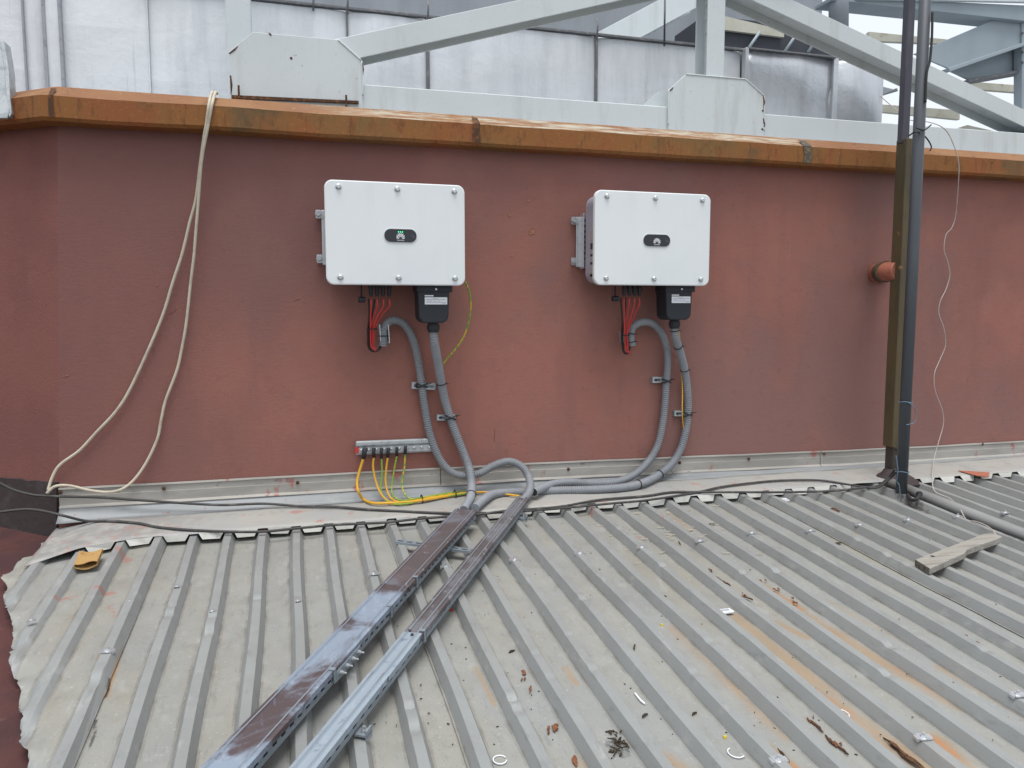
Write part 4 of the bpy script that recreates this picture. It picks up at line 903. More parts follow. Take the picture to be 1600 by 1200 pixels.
runs = [('yellow_wire', .0085, [(568, 716), (562, 735), (558, 753), (560, 768), (568, 780), (583, 786), (607, 786), (650, 783), (700, 775), (738, 769)], 'thickest orange-yellow earth wire, leftmost on the earthing bar'),
        ('yellow_wire', .0065, [(584, 714), (583, 730), (587, 751), (595, 771), (607, 783), (625, 786), (659, 780), (705, 773), (735, 769)], 'plain yellow earth wire, second from the left on the earthing bar'),
        ('green_wire', .0055, [(596, 716), (597, 740), (595, 762), (600, 778), (613, 787), (635, 787), (665, 781), (708, 774), (735, 770)], 'greenish earth wire, third from the left on the earthing bar'),
        ('yellow_wire', .0065, [(606, 714), (603, 738), (603, 758), (609, 776), (622, 784), (645, 783), (680, 777), (712, 772), (758, 769), (812, 775)], 'yellow earth wire, fourth from the left on the earthing bar'),
        ('green_wire', .0055, [(620, 712), (615, 740), (612, 762), (615, 775), (628, 782), (655, 778), (690, 772), (711, 769), (730, 766)], 'greenish earth wire, fifth from the left on the earthing bar'),
        ('earth_wire', .0055, [(633, 709), (632, 730), (628, 754), (632, 771), (643, 780), (670, 777), (700, 772), (722, 767), (731, 764)], 'striped earth wire, rightmost on the earthing bar')]
for (x0, y0, x1, y1), (mt, r, pp, lb) in zip(lug_px, runs):
    t = thing('earth_wire', wp(*pp[0], .04), lb, 'wire', 'earth wires on the earthing bar')
    P3 = []
    for i, (x, y) in enumerate(pp):
        if i < 2: P3.append(wp(x, y, .045+.004*i))
        elif i == 2: P3.append(wp(x, y, .065))
        elif i == 3: P3.append(wp(x, y, .105))
        else: P3.append(rp(x, y, .012+r+random.uniform(0, .006)))
    MB().tube([wp(x0, y0, .052), wp((x0+x1)/2, (y0+y1)/2, .052), P3[0]], r*1.15+.001, 8).build('lug', 'black_plastic', t)
    MB().tube(spline(P3, .008), r*.8, 8).build('insulation', mt, t)
for x, y in ((659, 780), (711, 772)):
    c = rp(x, y, .022); MB().tube([c+Vector((0, .030*math.cos(a), .020*math.sin(a))) for a in [2*math.pi*k/16 for k in range(17)]], .003, 6, cap=False)
    tb_ = MB().tube([c+Vector((0, .030*math.cos(a), .020*math.sin(a))) for a in [2*math.pi*k/16 for k in range(17)]], .003, 6, cap=False).build('cable_tie', 'black_plastic', None)
    tag(tb_, 'left black tie around the yellow earth wires' if x < 700 else 'right black tie around the yellow earth wires', 'cable tie', 'ties on the earth wires')
P = [wp(727, 440, .12), wp(733, 455, .11), wp(735.5, 475, .10), wp(733, 500, .09), wp(725, 525, .08), wp(712, 545, .07), wp(699, 560, .06), wp(691, 574, .05), wp(692, 600, .03), wp(703, 640, .02), wp(716, 675, .02)]
tag(MB().tube(spline(P, .008), .0042, 8).build('earth_lead', 'earth_wire', None), 'thin yellow-green lead curving from the left inverter behind its conduit', 'wire')
P = [wp(1061, 516, .12), wp(1062, 530, .10), wp(1062, 560, .05), wp(1066, 600, .045), wp(1066, 640, .07), wp(1067, 662, .05), wp(1070, 680, .02)]
tag(MB().tube(spline(P, .008), .0035, 8).build('earth_lead', 'yellow_wire', None), 'short thin yellow lead beside the right terminal-box conduit', 'wire')

# ------------------------------------------------------------------ cable trays
lid_ribs = []
def tray(name, A, B, W, HT, zb, label, lids, clips, nslot):
    """A,B ends of the centre line (roof x,y); zb height of the underside above the rib tops."""
    A = Vector((A[0], A[1], zr(A[1])+zb)); B = Vector((B[0], B[1], zr(B[1])+zb)); d = B-A; L = d.length; ex = d.normalized()
    es = Vector((ex.y, -ex.x, 0)).normalized(); es = es if es.x > 0 else -es; ez = ex.cross(es); ez = ez if ez.z > 0 else -ez
    t = thing(name, A.lerp(B, .5), label, 'cable tray', 'galvanised cable trays on the sheet roof')
    P = lambda u, s_, h: A+ex*u+es*s_+ez*h
    tk = .0016
    fl = MB(); fl.obox(P(0, -W/2, 0), ex*L, es*W, ez*tk); fl.build('floor', 'tray_zinc', t)
    for sg, nm in ((-1, 'side_wall'), (1, 'side_wall')):
        b = MB(); s0 = sg*W/2-(tk if sg > 0 else 0); h1, h2, h3 = tk, HT*.36, HT*.60
        b.obox(P(0, s0, h1), ex*L, es*tk, ez*(h2-h1)); b.obox(P(0, s0, h3), ex*L, es*tk, ez*(HT-.003-h3))
        pitch = L/nslot
        for i in range(nslot+1):
            u0 = max(0, (i-.5)*pitch+pitch*.24); u1 = min(L, (i+.5)*pitch-pitch*.24+0)
            if u1 > u0: b.obox(P(u0, s0, h2), ex*(u1-u0), es*tk, ez*(h3-h2))
        b.build(nm, 'tray_zinc', t)
    for (f0, f1, mt, lift) in lids:
        u0, u1 = f0*L, f1*L; N = max(4, int((u1-u0)/.05)); b = MB(); w2 = W/2+.004
        pr = [(-w2, HT-.016), (-w2, HT), (-w2+.010, HT+.0012), (-w2+.013, HT+.005), (-w2+.017, HT+.005), (-w2+.020, HT+.0010), (0, HT+.0005), (w2-.020, HT+.0010), (w2-.017, HT+.005), (w2-.013, HT+.005), (w2-.010, HT+.0012), (w2, HT), (w2, HT-.016)]
        rows = []
        for i in range(N+1):
            u = u0+(u1-u0)*i/N; w = .0012*mnoise.noise(Vector((u*6, W*9, 1)))
            rows.append([P(u, s_, h+lift+w) for s_, h in pr])
        for r, q in zip(rows, rows[1:]):
            for j in range(len(r)-1): b.add([r[j], q[j], q[j+1], r[j+1]], [(0, 1, 2, 3)])
        for sg in (-1, 1):
            q = MB().tube([P(u0+(u1-u0)*i/20, sg*(w2-.015), HT+lift+.0042) for i in range(21)], .0024, 6)
            lid_ribs.append((q, mt))
        o = b.build('lid', mt, t); [q.build('pressed_rib', 'tray_zinc', o) for q, _ in lid_ribs[-2:]]; m = o.modifiers.new('thickness', 'SOLIDIFY'); m.thickness = .0012; m.offset = -1
    for f in clips:
        u = f*L; b = MB(); w2 = W/2+.0075
        b.obox(P(u, w2-.002, HT*.12), ex*.014, es*.003, ez*(HT*.92)); b.obox(P(u, w2-.020, HT*1.02+.003), ex*.014, es*.021, ez*.003)
        b.build('lid_clip', 'tray_zinc', t)
        MB().obox(P(u-.004, w2-.0026, HT*.12), ex*.0035, es*.003, ez*(HT*.92)).build('clip_slot', 'print_black', t)
    return t, P, L, HT, W
def mid(p, q, h): a, c = rp(*p, h), rp(*q, h); return (a+c)/2
TZ1 = .060
e1, e2 = mid((716, 793), (741, 797), TZ1), mid((315, 1200), (380, 1200), TZ1); ext = e2+(e2-e1)*.35
f2_ = 1/1.35
t1, P1, L1, H1, W1 = tray('cable_tray', e1.to_2d(), ext.to_2d(), .098, .040, .017, 'wide cable tray with brown and blue stained lid running from the flashing', [(.0, .343, 'lid_brown', 0), (.338, 1.0, 'lid_mixed', .0018)], (.305, .40, .562), 62)
e1, e2 = mid((805, 776), (829, 778), .05), mid((462, 1197), (490, 1197), .05); ext = e2+(e2-e1)*.35
t2, P2, L2, H2, W2 = tray('cable_tray', e1.to_2d(), ext.to_2d(), .054, .037, .012, 'narrow cable tray with brown upper and blue lower lid, right of the wide one', [(.0, .512, 'lid_grey', 0), (.506, .60, 'lid_blue', .0016), (.596, 1.0, 'lid_blue', .003)], (.498,), 62)
# coupling plate with four bolts on the wide tray, clamp feet
MB().obox(P1(L1*.50, W1/2+.0062, H1*.10), (P1(1, 0, 0)-P1(0, 0, 0))*(L1*.062), (P1(0, 1, 0)-P1(0, 0, 0))*.003, (P1(0, 0, 1)-P1(0, 0, 0))*(H1*.72)).build('coupling_plate', 'tray_zinc', t1)
for k in range(4):
    s_ = P1(0, 1, 0)-P1(0, 0, 0)
    MB().disc_stack(P1(L1*(.507+.0155*k), W1/2+.009, H1*.5), s_, [(0, .008), (.003, .008), (.003, .006), (.010, .006), (.010, .0032), (.020, .0032)], 8).build('bolt', 'screw', t1)
for u in (.505, .513):
    MB().disc_stack(P2(L2*u, -.012 if u < .51 else .006, H2+.005), P2(0, 0, 1)-P2(0, 0, 0), [(0, .0055), (.004, .005)], 8).build('lid_screw', 'dark_post', t2)
def foot(PP, Wd, L, f, t):
    e = PP(1, 0, 0)-PP(0, 0, 0); s_ = PP(0, 1, 0)-PP(0, 0, 0); u = PP(0, 0, 1)-PP(0, 0, 0)
    MB().obox(PP(L*f, Wd/2, -.010), e*.03, s_*.035, u*.006).build('clamp_foot', 'tray_zinc', t)
    MB().obox(PP(L*f, Wd/2+.030, -.022), e*.03, s_*.005, u*.030).build('clamp_foot', 'tray_zinc', t)
    MB().disc_stack(PP(L*f+.015, Wd/2+.020, -.004), u, [(0, .009), (.008, .009), (.008, .005), (.016, .005)], 8).build('bolt', 'screw', t)
foot(P2, W2, L2, .660, t2); foot(P2, W2, L2, .055, t2)
# cross strut under both trays
a, c = rp(619, 845, .008), rp(748, 862, .008); a.z = zr(a.y)+.0105; c.z = zr(c.y)+.0105
ex = (c-a).normalized(); es = Vector((-ex.y, ex.x, 0)).normalized(); L = (c-a).length
st = thing('slotted_strut', (a+c)/2, 'short slotted galvanised strut lying crosswise under both cable trays', 'strut')
sl = [(L*(i+.2)/9, L*(i+.8)/9) for i in range(9)]
slotted(a-es*.018, ex, es, Vector((0, 0, -1)), L, .036, .010, 'rail', 'tray_zinc', st, sl, tk=.0016)

# ------------------------------------------------------------------ cream cable thrown over the coping
cc = thing('cream_cable', wp(75, 768, .05), 'cream cable loop hanging over the coping down to the left corner', 'cable')
top1 = [Vector((wp(329, 150, .1).x, .05, 1.0)), Vector((wp(328, 147, .1).x, .0, .990)), wp(327, 160, .108), wp(322, 196, .110), wp(319, 212, .100)]
A_ = [(313, 255, .07), (306, 311, .05), (296, 349, .04), (285, 395, .03), (270, 441, .025), (255, 490, .02), (232, 546, .02), (202, 610, .02), (180, 644, .02), (150, 676, .02), (124, 704, .02), (94, 726, .025), (82, 745, .03), (75, 766, .045)]
MB().tube(spline(top1+[wp(*p) for p in A_], .012), .0066, 10).build('strand', 'cream_cable', cc)
top2 = [Vector((wp(335, 150, .1).x, .05, 1.0)), Vector((wp(333.5, 147, .1).x, .0, .990)), wp(332, 160, .108), wp(325, 197, .110), wp(322, 212, .104)]
B_ = [(314.5, 255, .085), (309.5, 319, .06), (305, 375, .045), (303, 400, .04), (298, 441, .03), (291, 505, .025), (283, 550, .02), (276, 580, .02), (259, 625, .02), (252, 655, .02), (246, 685, .02), (229, 722, .025), (210, 749, .035), (191, 764, .05), (169, 769, .055), (139, 766, .05), (109, 759, .05), (86, 760, .05), (73, 771, .05)]
MB().tube(spline(top2+[wp(*p) for p in B_], .012), .0066, 10).build('strand', 'cream_cable', cc)

# ------------------------------------------------------------------ black cables along the flashing
def P_on(L): return [wp(x, y, h[1]) if isinstance(h, tuple) else rp(x, y, h) for x, y, h in L]
W_ = lambda o: ('w', o)
L1_ = [(-40, 735, W_(.03)), (0, 755, W_(.03)), (20, 765, W_(.035)), (45, 772, W_(.045)), (70, 775, W_(.05)), (150, 777, W_(.05)), (225, 782, W_(.06)), (300, 787, W_(.075)), (350, 789, W_(.085)), (412, 787, W_(.085)), (469, 791, .018), (525, 792, .018), (575, 796, .016), (650, 800, .016), (700, 802, .016), (745, 804, .017), (800, 797, .017), (837, 795, .020), (880, 791, .020), (937, 781, .018), (1007, 775, .016), (1050, 769, .017), (1100, 769, .020), (1150, 769, .024), (1225, 769, .020), (1300, 767, .016), (1350, 762, .016), (1372, 759, .02), (1388, 746, .05), (1399, 733, .11)]
tag(MB().tube(spline(P_on(L1_), .012), .0062, 8).build('black_cable', 'dusty_black_wire', None), 'upper dusty black cable, running along the upright flashing at the left', 'cable', 'black cables along the flashing')
L2_ = [(-40, 803, W_(.13)), (0, 800, W_(.13)), (25, 797, W_(.13)), (47, 796, W_(.13)), (70, 799, W_(.14)), (100, 806, W_(.165)), (135, 814, .020), (170, 814, .016), (212, 817, .015), (250, 824, .014), (312, 829, .014), (400, 831, .013), (469, 825, .014), (525, 820, .014), (600, 816.5, .014), (650, 811, .014), (700, 807, .013), (747, 803, .013), (800, 799.5, .013), (850, 796.5, .013), (900, 792, .014), (962, 786, .014), (1007, 782, .014), (1062, 774, .015), (1100, 767, .018), (1132, 760, .018), (1200, 752, .018), (1250, 750, .018), (1287, 751, .018), (1325, 757, .016), (1352, 761, .018), (1372, 761.5, .02), (1390, 748, .05), (1402, 735, .11)]
tag(MB().tube(spline(P_on(L2_), .012), .0062, 8).build('black_cable', 'dusty_black_wire', None), 'lower dusty black cable, lying along the notched edge of the flashing', 'cable', 'black cables along the flashing')

# ------------------------------------------------------------------ downpipe, posts and pole at the right
PY = -.30
dp = thing('downpipe', (at(1400, 700, PY).x, PY+.04, -.97), 'mossy brown square downpipe in front of the red wall', 'downpipe')
wd = .078; a, c = at(1398, 212, PY+wd), at(1381, 700, PY+wd); xL = (a.x+c.x)/2
b = MB(); zt5, zb5 = at(1400, 214, PY).z, at(1383, 700, PY).z
b.hull8([(xL, PY, zb5), (xL+wd, PY, zb5-.03), (xL+wd, PY+wd, zb5-.03), (xL, PY+wd, zb5), (xL, PY, zt5), (xL+wd, PY, zt5), (xL+wd, PY+wd, zt5), (xL, PY+wd, zt5)])
b.build('box_section', 'ochre_pipe', dp, bevel=.005)
MB().box((xL+.012, PY+.008, -.99), (xL+wd-.006, PY+wd-.008, zb5-.002)).build('lower_pipe', 'brown_pipe', dp, bevel=.008)
MB().box((xL-.006, PY+.026, zt5-.02), (xL+.040, PY+.066, 2.6)).build('upper_post', 'dark_post', dp, bevel=.003)
boot = MB(); bp = Vector((xL+.040, PY+.02, zr(PY)-.02)); n = 18
ringv = []
for h, r in ((0, .15), (.02, .12), (.045, .08), (.075, .06)):
    ringv.append([bp+Vector((r*math.cos(2*math.pi*j/n)*(1+.22*mnoise.noise(Vector((j*.9, h*30, 0)))), r*.8*math.sin(2*math.pi*j/n)*(1+.2*mnoise.noise(Vector((j*.9, h*30, 5)))), h)) for j in range(n)])
for r, q in zip(ringv, ringv[1:]):
    for j in range(n): boot.add([r[j], r[(j+1) % n], q[(j+1) % n], q[j]], [(0, 1, 2, 3)], True)
boot.add(ringv[-1], [tuple(range(n))])
boot.build('tar_boot', 'bitumen', dp)
# clay coloured branch from the wall into the downpipe
el = thing('branch_pipe', wp(1362, 428, .02), 'terracotta plastic pipe elbow from the red wall to the downpipe', 'pipe')
r = .056; s0 = at(1371, 427, 0.0)
pts = [Vector((s0.x+.005, .02, s0.z)), Vector((s0.x-.045, -.08, s0.z)), Vector((s0.x-.085, -.16, s0.z)), Vector((xL+.03, -.255, s0.z))]
MB().tube(spline(pts, .015), r, 20).build('pipe', 'terracotta_pipe', el)
MB().tube(spline([pts[1]+Vector((-.004, -.015, 0)), pts[2]+Vector((.01, .02, 0)), pts[2]+Vector((-.01, -.02, 0))], .015), r+.005, 20).build('collar', 'ochre_pipe', el)
MB().tube([Vector((s0.x+.008, -.001, s0.z)), Vector((s0.x+.006, -.008, s0.z))], r+.009, 20).build('wall_ring', 'stucco_scar', el)
# grey steel pole
xq, yq = 3.140, -.525
gp = thing('grey_pole', (xq, yq, zr(yq)-.02), 'tall round grey metal pole standing on the sheet roof', 'pole')
MB().tube([(xq, yq, zr(yq)-.035), (xq+.002, yq, .3), (xq, yq, 2.6)], .0285, 20).build('tube', 'grey_pole', gp)
for z in (.32, -.20):
    pass
MB().tube(spline([at(1457, 18, -.56), at(1456, 60, -.56), at(1453, 95, -.56), at(1448, 115, -.56), at(1446, 160, -.56)], .01), .006, 8).build('strapped_lead', 'black_wire', gp)
for px, py in ((1415, 628), (1404, 737)):
    c = Vector((xq, yq, at(px, py, yq).z)); MB().tube([c+Vector((.034*math.cos(a), .034*math.sin(a), .004*math.sin(a*2))) for a in [2*math.pi*k/18 for k in range(19)]], .0025, 6, cap=False).build('blue_tie', 'blue_wire', gp)
MB().tube(spline([at(1400, 712, -.58), at(1403, 735, -.58), at(1401, 752, -.57), at(1405, 758, -.57), at(1407, 778, -.57), at(1408, 788, -.575)], .006), .0028, 6).build('blue_string', 'blue_wire', gp)
MB().tube(spline([at(1418, 628, -.56), at(1428, 635, -.57), at(1432, 648, -.57), at(1429, 660, -.57), at(1416, 664, -.56)], .006), .0022, 6).build('loose_tie_end', 'blue_wire', gp)
MB().tube(spline([at(1420, 212, -.5), at(1432, 206, -.56), at(1446, 214, -.5), at(1455, 228, -.5), at(1453, 236, -.5)], .006), .004, 6).build('loose_wire', 'black_wire', gp)
MB().tube(spline([at(1432, 200, -.56), at(1444, 203, -.56), at(1455, 195, -.56)], .006), .004, 6).build('loose_wire', 'black_wire', gp)
# thin whitish wire down the right of the wall
L3 = [(1375, 150, W_(-.30)), (1401, 172, W_(-.2)), (1420, 187, W_(-.05)), (1442, 189, W_(.04)), (1465, 195, W_(.10)), (1480, 206, W_(.12)), (1491, 229, W_(.13)), (1498, 255, W_(.13)), (1497, 292, W_(.11)), (1493, 337, W_(.07)), (1487, 356, W_(.06)), (1478, 367, W_(.05)), (1475, 390, W_(.05)), (1481, 410, W_(.04)), (1484, 430, W_(.03)), (1478, 452, W_(.03)), (1469, 471, W_(.04)), (1467, 490, W_(.04)), (1475, 514, W_(.04)), (1477, 540, W_(.03)), (1469, 561, W_(.04)), (1460, 584, W_(.05)), (1461, 610, W_(.05)), (1472, 640, W_(.04)), (1474, 662, W_(.04)), (1467, 689, W_(.06)), (1459, 719, W_(.12)), (1457, 749, .05), (1461, 768, .03), (1484, 779, .02), (1499, 794, .008), (1510, 812, -.006), (1525, 815, .01), (1544, 823, .02), (1555, 834, .02), (1556, 842, .005)]
tag(MB().tube(spline(P_on(L3), .012), .0028, 7).build('white_wire', 'thin_white_wire', None), 'thin whitish wire trailing down the wall right of the grey pole', 'wire')
# round pipe lying along the ribs in the gap beside the pole
kx = RIB_X+RIB_P*25.72
tag(MB().tube([(kx, y_, zr(y_)-.006) for y_ in (-.36, -.9, -1.6, -3.0)], .030, 18).build('lying_pipe', 'dull_pipe', None), 'round grey pipe lying along the ribs beside the pole foot', 'pipe')
# broken black clamp at the pole foot
t = thing('pole_clamp', rp(1425, 776, .0), 'broken black clamp lying at the foot of the grey pole', 'clamp')
MB().tube(spline([rp(1418, 773, .01), rp(1424, 781, .004), rp(1432, 780, .02), rp(1437, 773, .03)], .006), .009, 8).build('jaw', 'rubber', t)
MB().disc_stack(rp(1434, 772, .02), (0, -1, .3), [(0, .014), (.02, .014)], 8).build('bolt', 'rubber', t)

# galvanised channel at the far left of the coping
ch = thing('galvanised_channel', at(6, 190, -.02), 'bent galvanised channel hanging over the left end of the coping', 'channel')
P = [at(-30, 62, .04), at(2, 66, .04), at(9, 110, .02), at(11, 150, .0), at(16, 176, -.02), at(13, 186, -.02), at(-30, 186, -.02)]
MB().prism(P, (0, -.012, 0)).build('front_plate', 'galv', ch, bevel=.003)
MB().prism([p+Vector((0, -.0125, 0)) for p in (at(2, 66, .04), at(8, 66, .04), at(15, 110, .02), at(17, 150, .0), at(20, 178, -.02), at(16, 184, -.02), at(11, 150, .0), at(9, 110, .02))], (0, .08, 0)).build('side_lip', 'galv', ch)

# ------------------------------------------------------------------ plank and small litter
pl = thing('wooden_plank', rp(1495, 860, .0), 'weathered grey wooden plank with a broken edge lying across the ribs', 'plank')
hp = .030
A, B, Cc, D = rp(1430, 874, hp), rp(1537, 834, hp), rp(1566, 838, hp), rp(1453, 888, hp)
E1, E2 = rp(1507, 864, hp), rp(1511, 858, hp)
poly = [A, B, rp(1552, 833, hp), Cc, rp(1558, 842, hp), E2, E1, D]
MB().prism(poly, (0, 0, -.027)).build('board', 'wood', pl, bevel=.002, segs=1)
dn = (D-A).normalized(); outw = Vector((dn.y, -dn.x, 0))
if (A-B).dot(outw) < 0: outw = -outw
MB().obox(A+outw*.0006-Vector((0, 0, .027))+dn*.001, (D-A)*.97, outw*.0012, Vector((0, 0, .0265))).build('end_grain', 'wood_end', pl)
MB().disc_stack(rp(1457, 869, hp+.0005), (0, 0, 1), [(0, .009), (.001, .008)], 8).build('nail_hole', 'print_black', pl)
# folded cardboard stuffed under the flashing
b = MB(); a0, a1, a2 = rp(116, 884, .004), rp(133, 887, .002), rp(152, 879, .006); back_ = rp(124, 862, .008), rp(141, 866, .003), rp(161, 858, .010)
for s_ in (0, .012):
    pass
n = 8; lo = []; hi_ = []; lob = []; hib = []
for i in range(n+1):
    f = i/n; p = a0.lerp(a2, f); q = back_[0].lerp(back_[2], f); k = math.sin(f*math.pi)
    lo.append(p+Vector((0, 0, -.010-.012*k))); hi_.append(p+Vector((0, 0, .006-.004*math.sin(f*2*math.pi)))); lob.append(q+Vector((0, 0, -.012))); hib.append(q+Vector((0, 0, .004-.010*k)))
for i in range(n):
    b.add([hi_[i], hi_[i+1], hib[i+1], hib[i]], [(0, 1, 2, 3)]); b.add([lo[i], lo[i+1], lob[i+1], lob[i]], [(0, 1, 2, 3)])
for i in (0, n): b.add([lo[i], hi_[i], hib[i], lob[i]], [(0, 1, 2, 3)])
o = b.build('cardboard_tube', 'carton', None); o.modifiers.new('thickness', 'SOLIDIFY').thickness = .002
tag(o, 'flattened tan cardboard tube poking out under the left flashing', 'cardboard')
# broken red strip on the right flashing
tag(MB().prism([rp(1497, 736, .012), rp(1518, 737, .012), rp(1546, 739, .012), rp(1545, 746, .014), rp(1526, 744, .014)], (0, 0, .004)).build('red_strip', 'terracotta_pipe', None, label=None), 'broken dull red strip lying on the right-hand flashing', 'strip')
def val(px, py, h=.003): return rp(px, py, -RIB_H+h)
crumbs = MB()
def strip_bit(b, px, py, L, W, ang, h=.002, tk=.0022):
    c = val(px, py, h); n = 7; ex = Vector((math.cos(ang), math.sin(ang), 0)); ey = Vector((-ex.y, ex.x, 0)); T = []; B = []
    ph = random.uniform(0, 9); bend = random.uniform(-.06, .06)*L
    for i in range(n):
        f = i/(n-1); w = W*(.18+.5*math.sin(math.pi*f)**.6)*random.uniform(.55, 1.25)
        m = c+ex*(L*(f-.5))+ey*(bend*math.sin(math.pi*f)+.25*W*mnoise.noise(Vector((f*4, ph, 0))))+Vector((0, 0, .004*math.sin(math.pi*f)*random.uniform(.2, 1)))
        T += [m-ey*w*.5+Vector((0, 0, tk+random.uniform(0, .003))), m+ey*w*.5+Vector((0, 0, tk+random.uniform(0, .002)))]; B += [m-ey*w*.5, m+ey*w*.5]
    k = len(T); F = []
    for i in range(n-1):
        a = 2*i; F += [(a, a+1, a+3, a+2), (k+a, k+a+2, k+a+3, k+a+1), (a, a+2, k+a+2, k+a), (a+1, k+a+1, k+a+3, a+3)]
    F += [(0, k, k+1, 1), (k-2, k-1, 2*k-1, 2*k-2)]
    b.add(T+B, F); return c
def flake(px, py, L, W, ang, mat, name, label, cat, group):
    b = MB(); c = strip_bit(b, px, py, L, W, ang)
    o = b.build(name, mat, None); o.data.transform(Matrix.Translation(-c)); o.location = c
    return tag(o, label, cat, group)
al = 1.57
for px, py, L, W, a, lb in ((1305, 798, .10, .034, 1.2, 'ragged reddish-brown bark piece near the flashing left of the pole foot'), (1358, 853, .13, .018, 1.3, 'long thin bark strip left of the wooden plank'),
        (1110, 892, .04, .010, 1.4, 'topmost of three dark bark slivers left of the upper rust patch'), (1120, 904, .09, .012, 1.5, 'middle and longest of three bark slivers left of the upper rust patch'), (1134, 912, .06, .010, 1.7, 'lowest of three dark bark slivers left of the upper rust patch'),
        (1168, 935, .05, .014, 1.9, 'curled bark bit between the white tag and the upper rust patch'), (1553, 983, .09, .018, 1.45, 'upper piece of the dark bark pair at the right edge below the plank'), (1582, 1000, .17, .026, 1.5, 'lower, longer piece of the dark bark pair at the right edge'),
        (1398, 1168, .09, .012, 1.5, 'thin upper bark stick at the end of the long rust streak'), (1425, 1190, .15, .022, 1.55, 'thick lower bark stick at the bottom edge by the long rust streak'),
        (1276, 1136, .06, .012, 1.5, 'uppermost of three dark bark bits below the hook-shaped white tie'), (1297, 1157, .05, .010, 1.4, 'middle of three dark bark bits below the hook-shaped white tie'), (1315, 1172, .05, .009, 1.6, 'lowest of three dark bark bits below the hook-shaped white tie'),
        (819, 1052, .030, .018, 1.4, 'upper small reddish flake right of the narrow tray'), (829, 1078, .045, .010, 1.2, 'lower narrow reddish flake right of the narrow tray'), (868, 1138, .040, .022, 1.1, 'largest reddish flake in the cluster near the bottom centre'),
        (898, 1190, .045, .018, 1.3, 'reddish flake at the bottom edge right of the ring-shaped tie'), (1588, 827, .15, .045, 1.3, 'broad brown bark scrap at the right edge beside the lying pipe')):
    flake(px, py, L, W, a, 'bark' if px > 900 else 'rust_chip', 'bark_flake', lb, 'bark', 'bark flakes on the roof')
for px, py, L, W, a, lb in ((1037, 933, .026, .020, .2, 'small dark oval leaf up and left of the white tag'), (1110, 820, .055, .014, .1, 'dark curled leaf among the pale wood splinters'), (1308, 850, .050, .018, .1, 'dark pointed leaf left of the long thin bark strip'),
        (992, 1012, .042, .008, 1.1, 'short thick black twig left of the middle yellow cap'), (1062, 849, .050, .007, 1.3, 'thin dark twig left of a rib fastener in the splinters'), (1085, 1116, .022, .010, .4, 'small dark hooked leaf right of the straight white tie'), (1008, 1119, .026, .010, .5, 'small dark leaf under the straight white tie'),
        (1500, 938, .11, .005, 1.35, 'long hair-thin twig below the wooden plank'), (1224, 1181, .06, .008, 1.45, 'thin dark twig right of the lowest fastener'), (800, 1019, .028, .012, .5, 'small dark leaf right of the narrow tray lid joint'), (1582, 1040, .024, .008, .2, 'tiny dark leaf at the right edge below the bark pair')):
    flake(px, py, L, W, a, 'dark_leaf', 'dead_leaf', lb, 'leaf', 'dead leaves on the roof')
for i in range(34):
    q = random.choice(((1190, 908), (1210, 922), (1232, 938), (1245, 944), (1165, 932), (860, 1136), (856, 1142), (822, 1065), (1290, 800), (1265, 1125), (1308, 1166), (1525, 1008), (1502, 996)))
    strip_bit(crumbs, q[0]+random.uniform(-7, 7), q[1]+random.uniform(-4, 4), random.uniform(.008, .022), random.uniform(.005, .010), random.uniform(.8, 2.0))
o = crumbs.build('bark_crumbs', 'rust_chip', None); o['kind'] = 'stuff'; tag(o, 'small reddish bark crumbs scattered along the rust patches', 'crumbs')
clump = MB()
for i in range(26):
    strip_bit(clump, random.gauss(966, 9), random.gauss(1160, 11), random.uniform(.01, .035), random.uniform(.004, .009), random.uniform(0, 3.1), h=random.uniform(.001, .010), tk=.0015)
o = clump.build('leaf_litter', 'dark_leaf', None); o['kind'] = 'stuff'; tag(o, 'dark clump of leaf litter near the bottom centre', 'litter')
# white plastic cable clips and offcuts
def clip_arc(px, py, r, a0, a1, label):
    c = val(px, py, .004); r *= .85
    P = [c+Vector((r*math.cos(a), r*math.sin(a)*1.1, 0)) for a in [a0+(a1-a0)*k/14 for k in range(15)]]
    tag(MB().tube(P, .0018, 6).build('white_tie', 'print_white', None), label, 'cable tie', 'cut white ties on the roof')
clip_arc(781, 1187, .020, .3, 6.0, 'ring-shaped white plastic tie near the bottom of the photo')
clip_arc(1150, 1176, .024, 1.8, 5.4, 'curved white plastic tie left of the lowest fastener')
clip_arc(1313, 1115, .026, -2.6, 1.2, 'hook-shaped white plastic tie on the orange rust streak')
tag(MB().tube(spline([val(992, 1083, .004), val(1001, 1094, .006), val(1008, 1100, .004)], .006), .003, 6).build('white_tie', 'print_white', None), 'straight short white plastic tie in the roof middle', 'cable tie', 'cut white ties on the roof')
t = thing('white_tag', val(1132, 957, .0), 'small white rectangular plastic tag lying in a roof valley', 'tag')
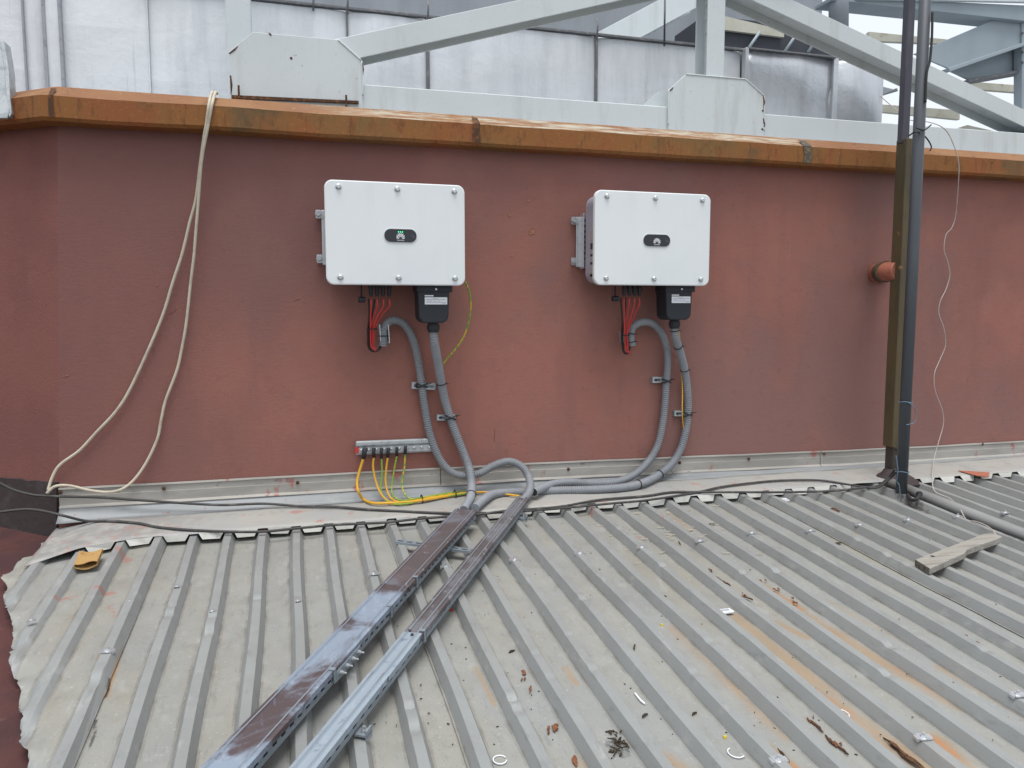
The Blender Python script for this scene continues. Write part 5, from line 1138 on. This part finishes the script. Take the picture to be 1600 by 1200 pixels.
c = val(1132, 957, .002); MB().box((c.x-.030, c.y-.016, c.z), (c.x+.030, c.y+.016, c.z+.008)).build('plate', 'print_white', t, bevel=.002)
MB().box((c.x-.020, c.y-.006, c.z+.008), (c.x+.020, c.y+.008, c.z+.0095)).build('recess', 'print_grey', t)
c = val(1225, 782, .002); tag(MB().box((c.x-.024, c.y-.02, c.z), (c.x+.024, c.y+.02, c.z+.006), .003).build('white_scrap', 'print_white', None), 'tiny white scrap near the notched flashing', 'scrap')
for px, py, lb in ((1034, 978, 'tiny yellow plastic cap in the middle of the roof'), (1133, 1154, 'tiny yellow plastic cap beside the curved white tie')):
    tag(MB().disc_stack(val(px, py, 0), (0, .2, 1), [(0, .005), (.007, .005), (.008, .003)], 8).build('yellow_cap', 'yellow_plastic', None), lb, 'cap')
tag(MB().disc_stack(val(705, 954, 0), (0, 0, 1), [(0, .007), (.006, .006)], 7).build('red_crumb', 'red_wire', None), 'tiny red plastic bit beside the narrow tray', 'crumb')
# wood splinters and grit: nobody could count it
b = MB()
def bit(p, L, W, a, tk):
    d = Vector((math.cos(a), math.sin(a), 0))*L; n_ = Vector((-math.sin(a), math.cos(a), 0))*W
    b.obox(p-d*.5-n_*.5, d, n_, Vector((0, 0, tk)))
for i in range(230):
    px, py = random.uniform(560, 1600), random.uniform(800, 1200); p = val(px, py, .001); u = ((p.x-RIB_X)/RIB_P) % 1
    if .26 < u < .74: bit(p, random.uniform(.002, .008), random.uniform(.0015, .003), random.uniform(0, 3.1), .002)
o = b.build('roof_grit', 'dark_leaf', None); o['kind'] = 'stuff'; tag(o, 'scattered dark grit and crumbs in the roof valleys', 'grit')
b = MB()
for i in range(130):
    px, py = random.gauss(1040, 70), random.gauss(815, 26)
    if py < 790: continue
    p = val(px, py, .002); u = ((p.x-RIB_X)/RIB_P) % 1
    if .26 < u < .74: bit(p, random.uniform(.012, .04), random.uniform(.002, .004), random.uniform(2.4, 3.6), .0025)
o = b.build('wood_splinters', 'cream_cable', None); o['kind'] = 'stuff'; tag(o, 'pale wood splinters strewn below the right conduits', 'splinters')
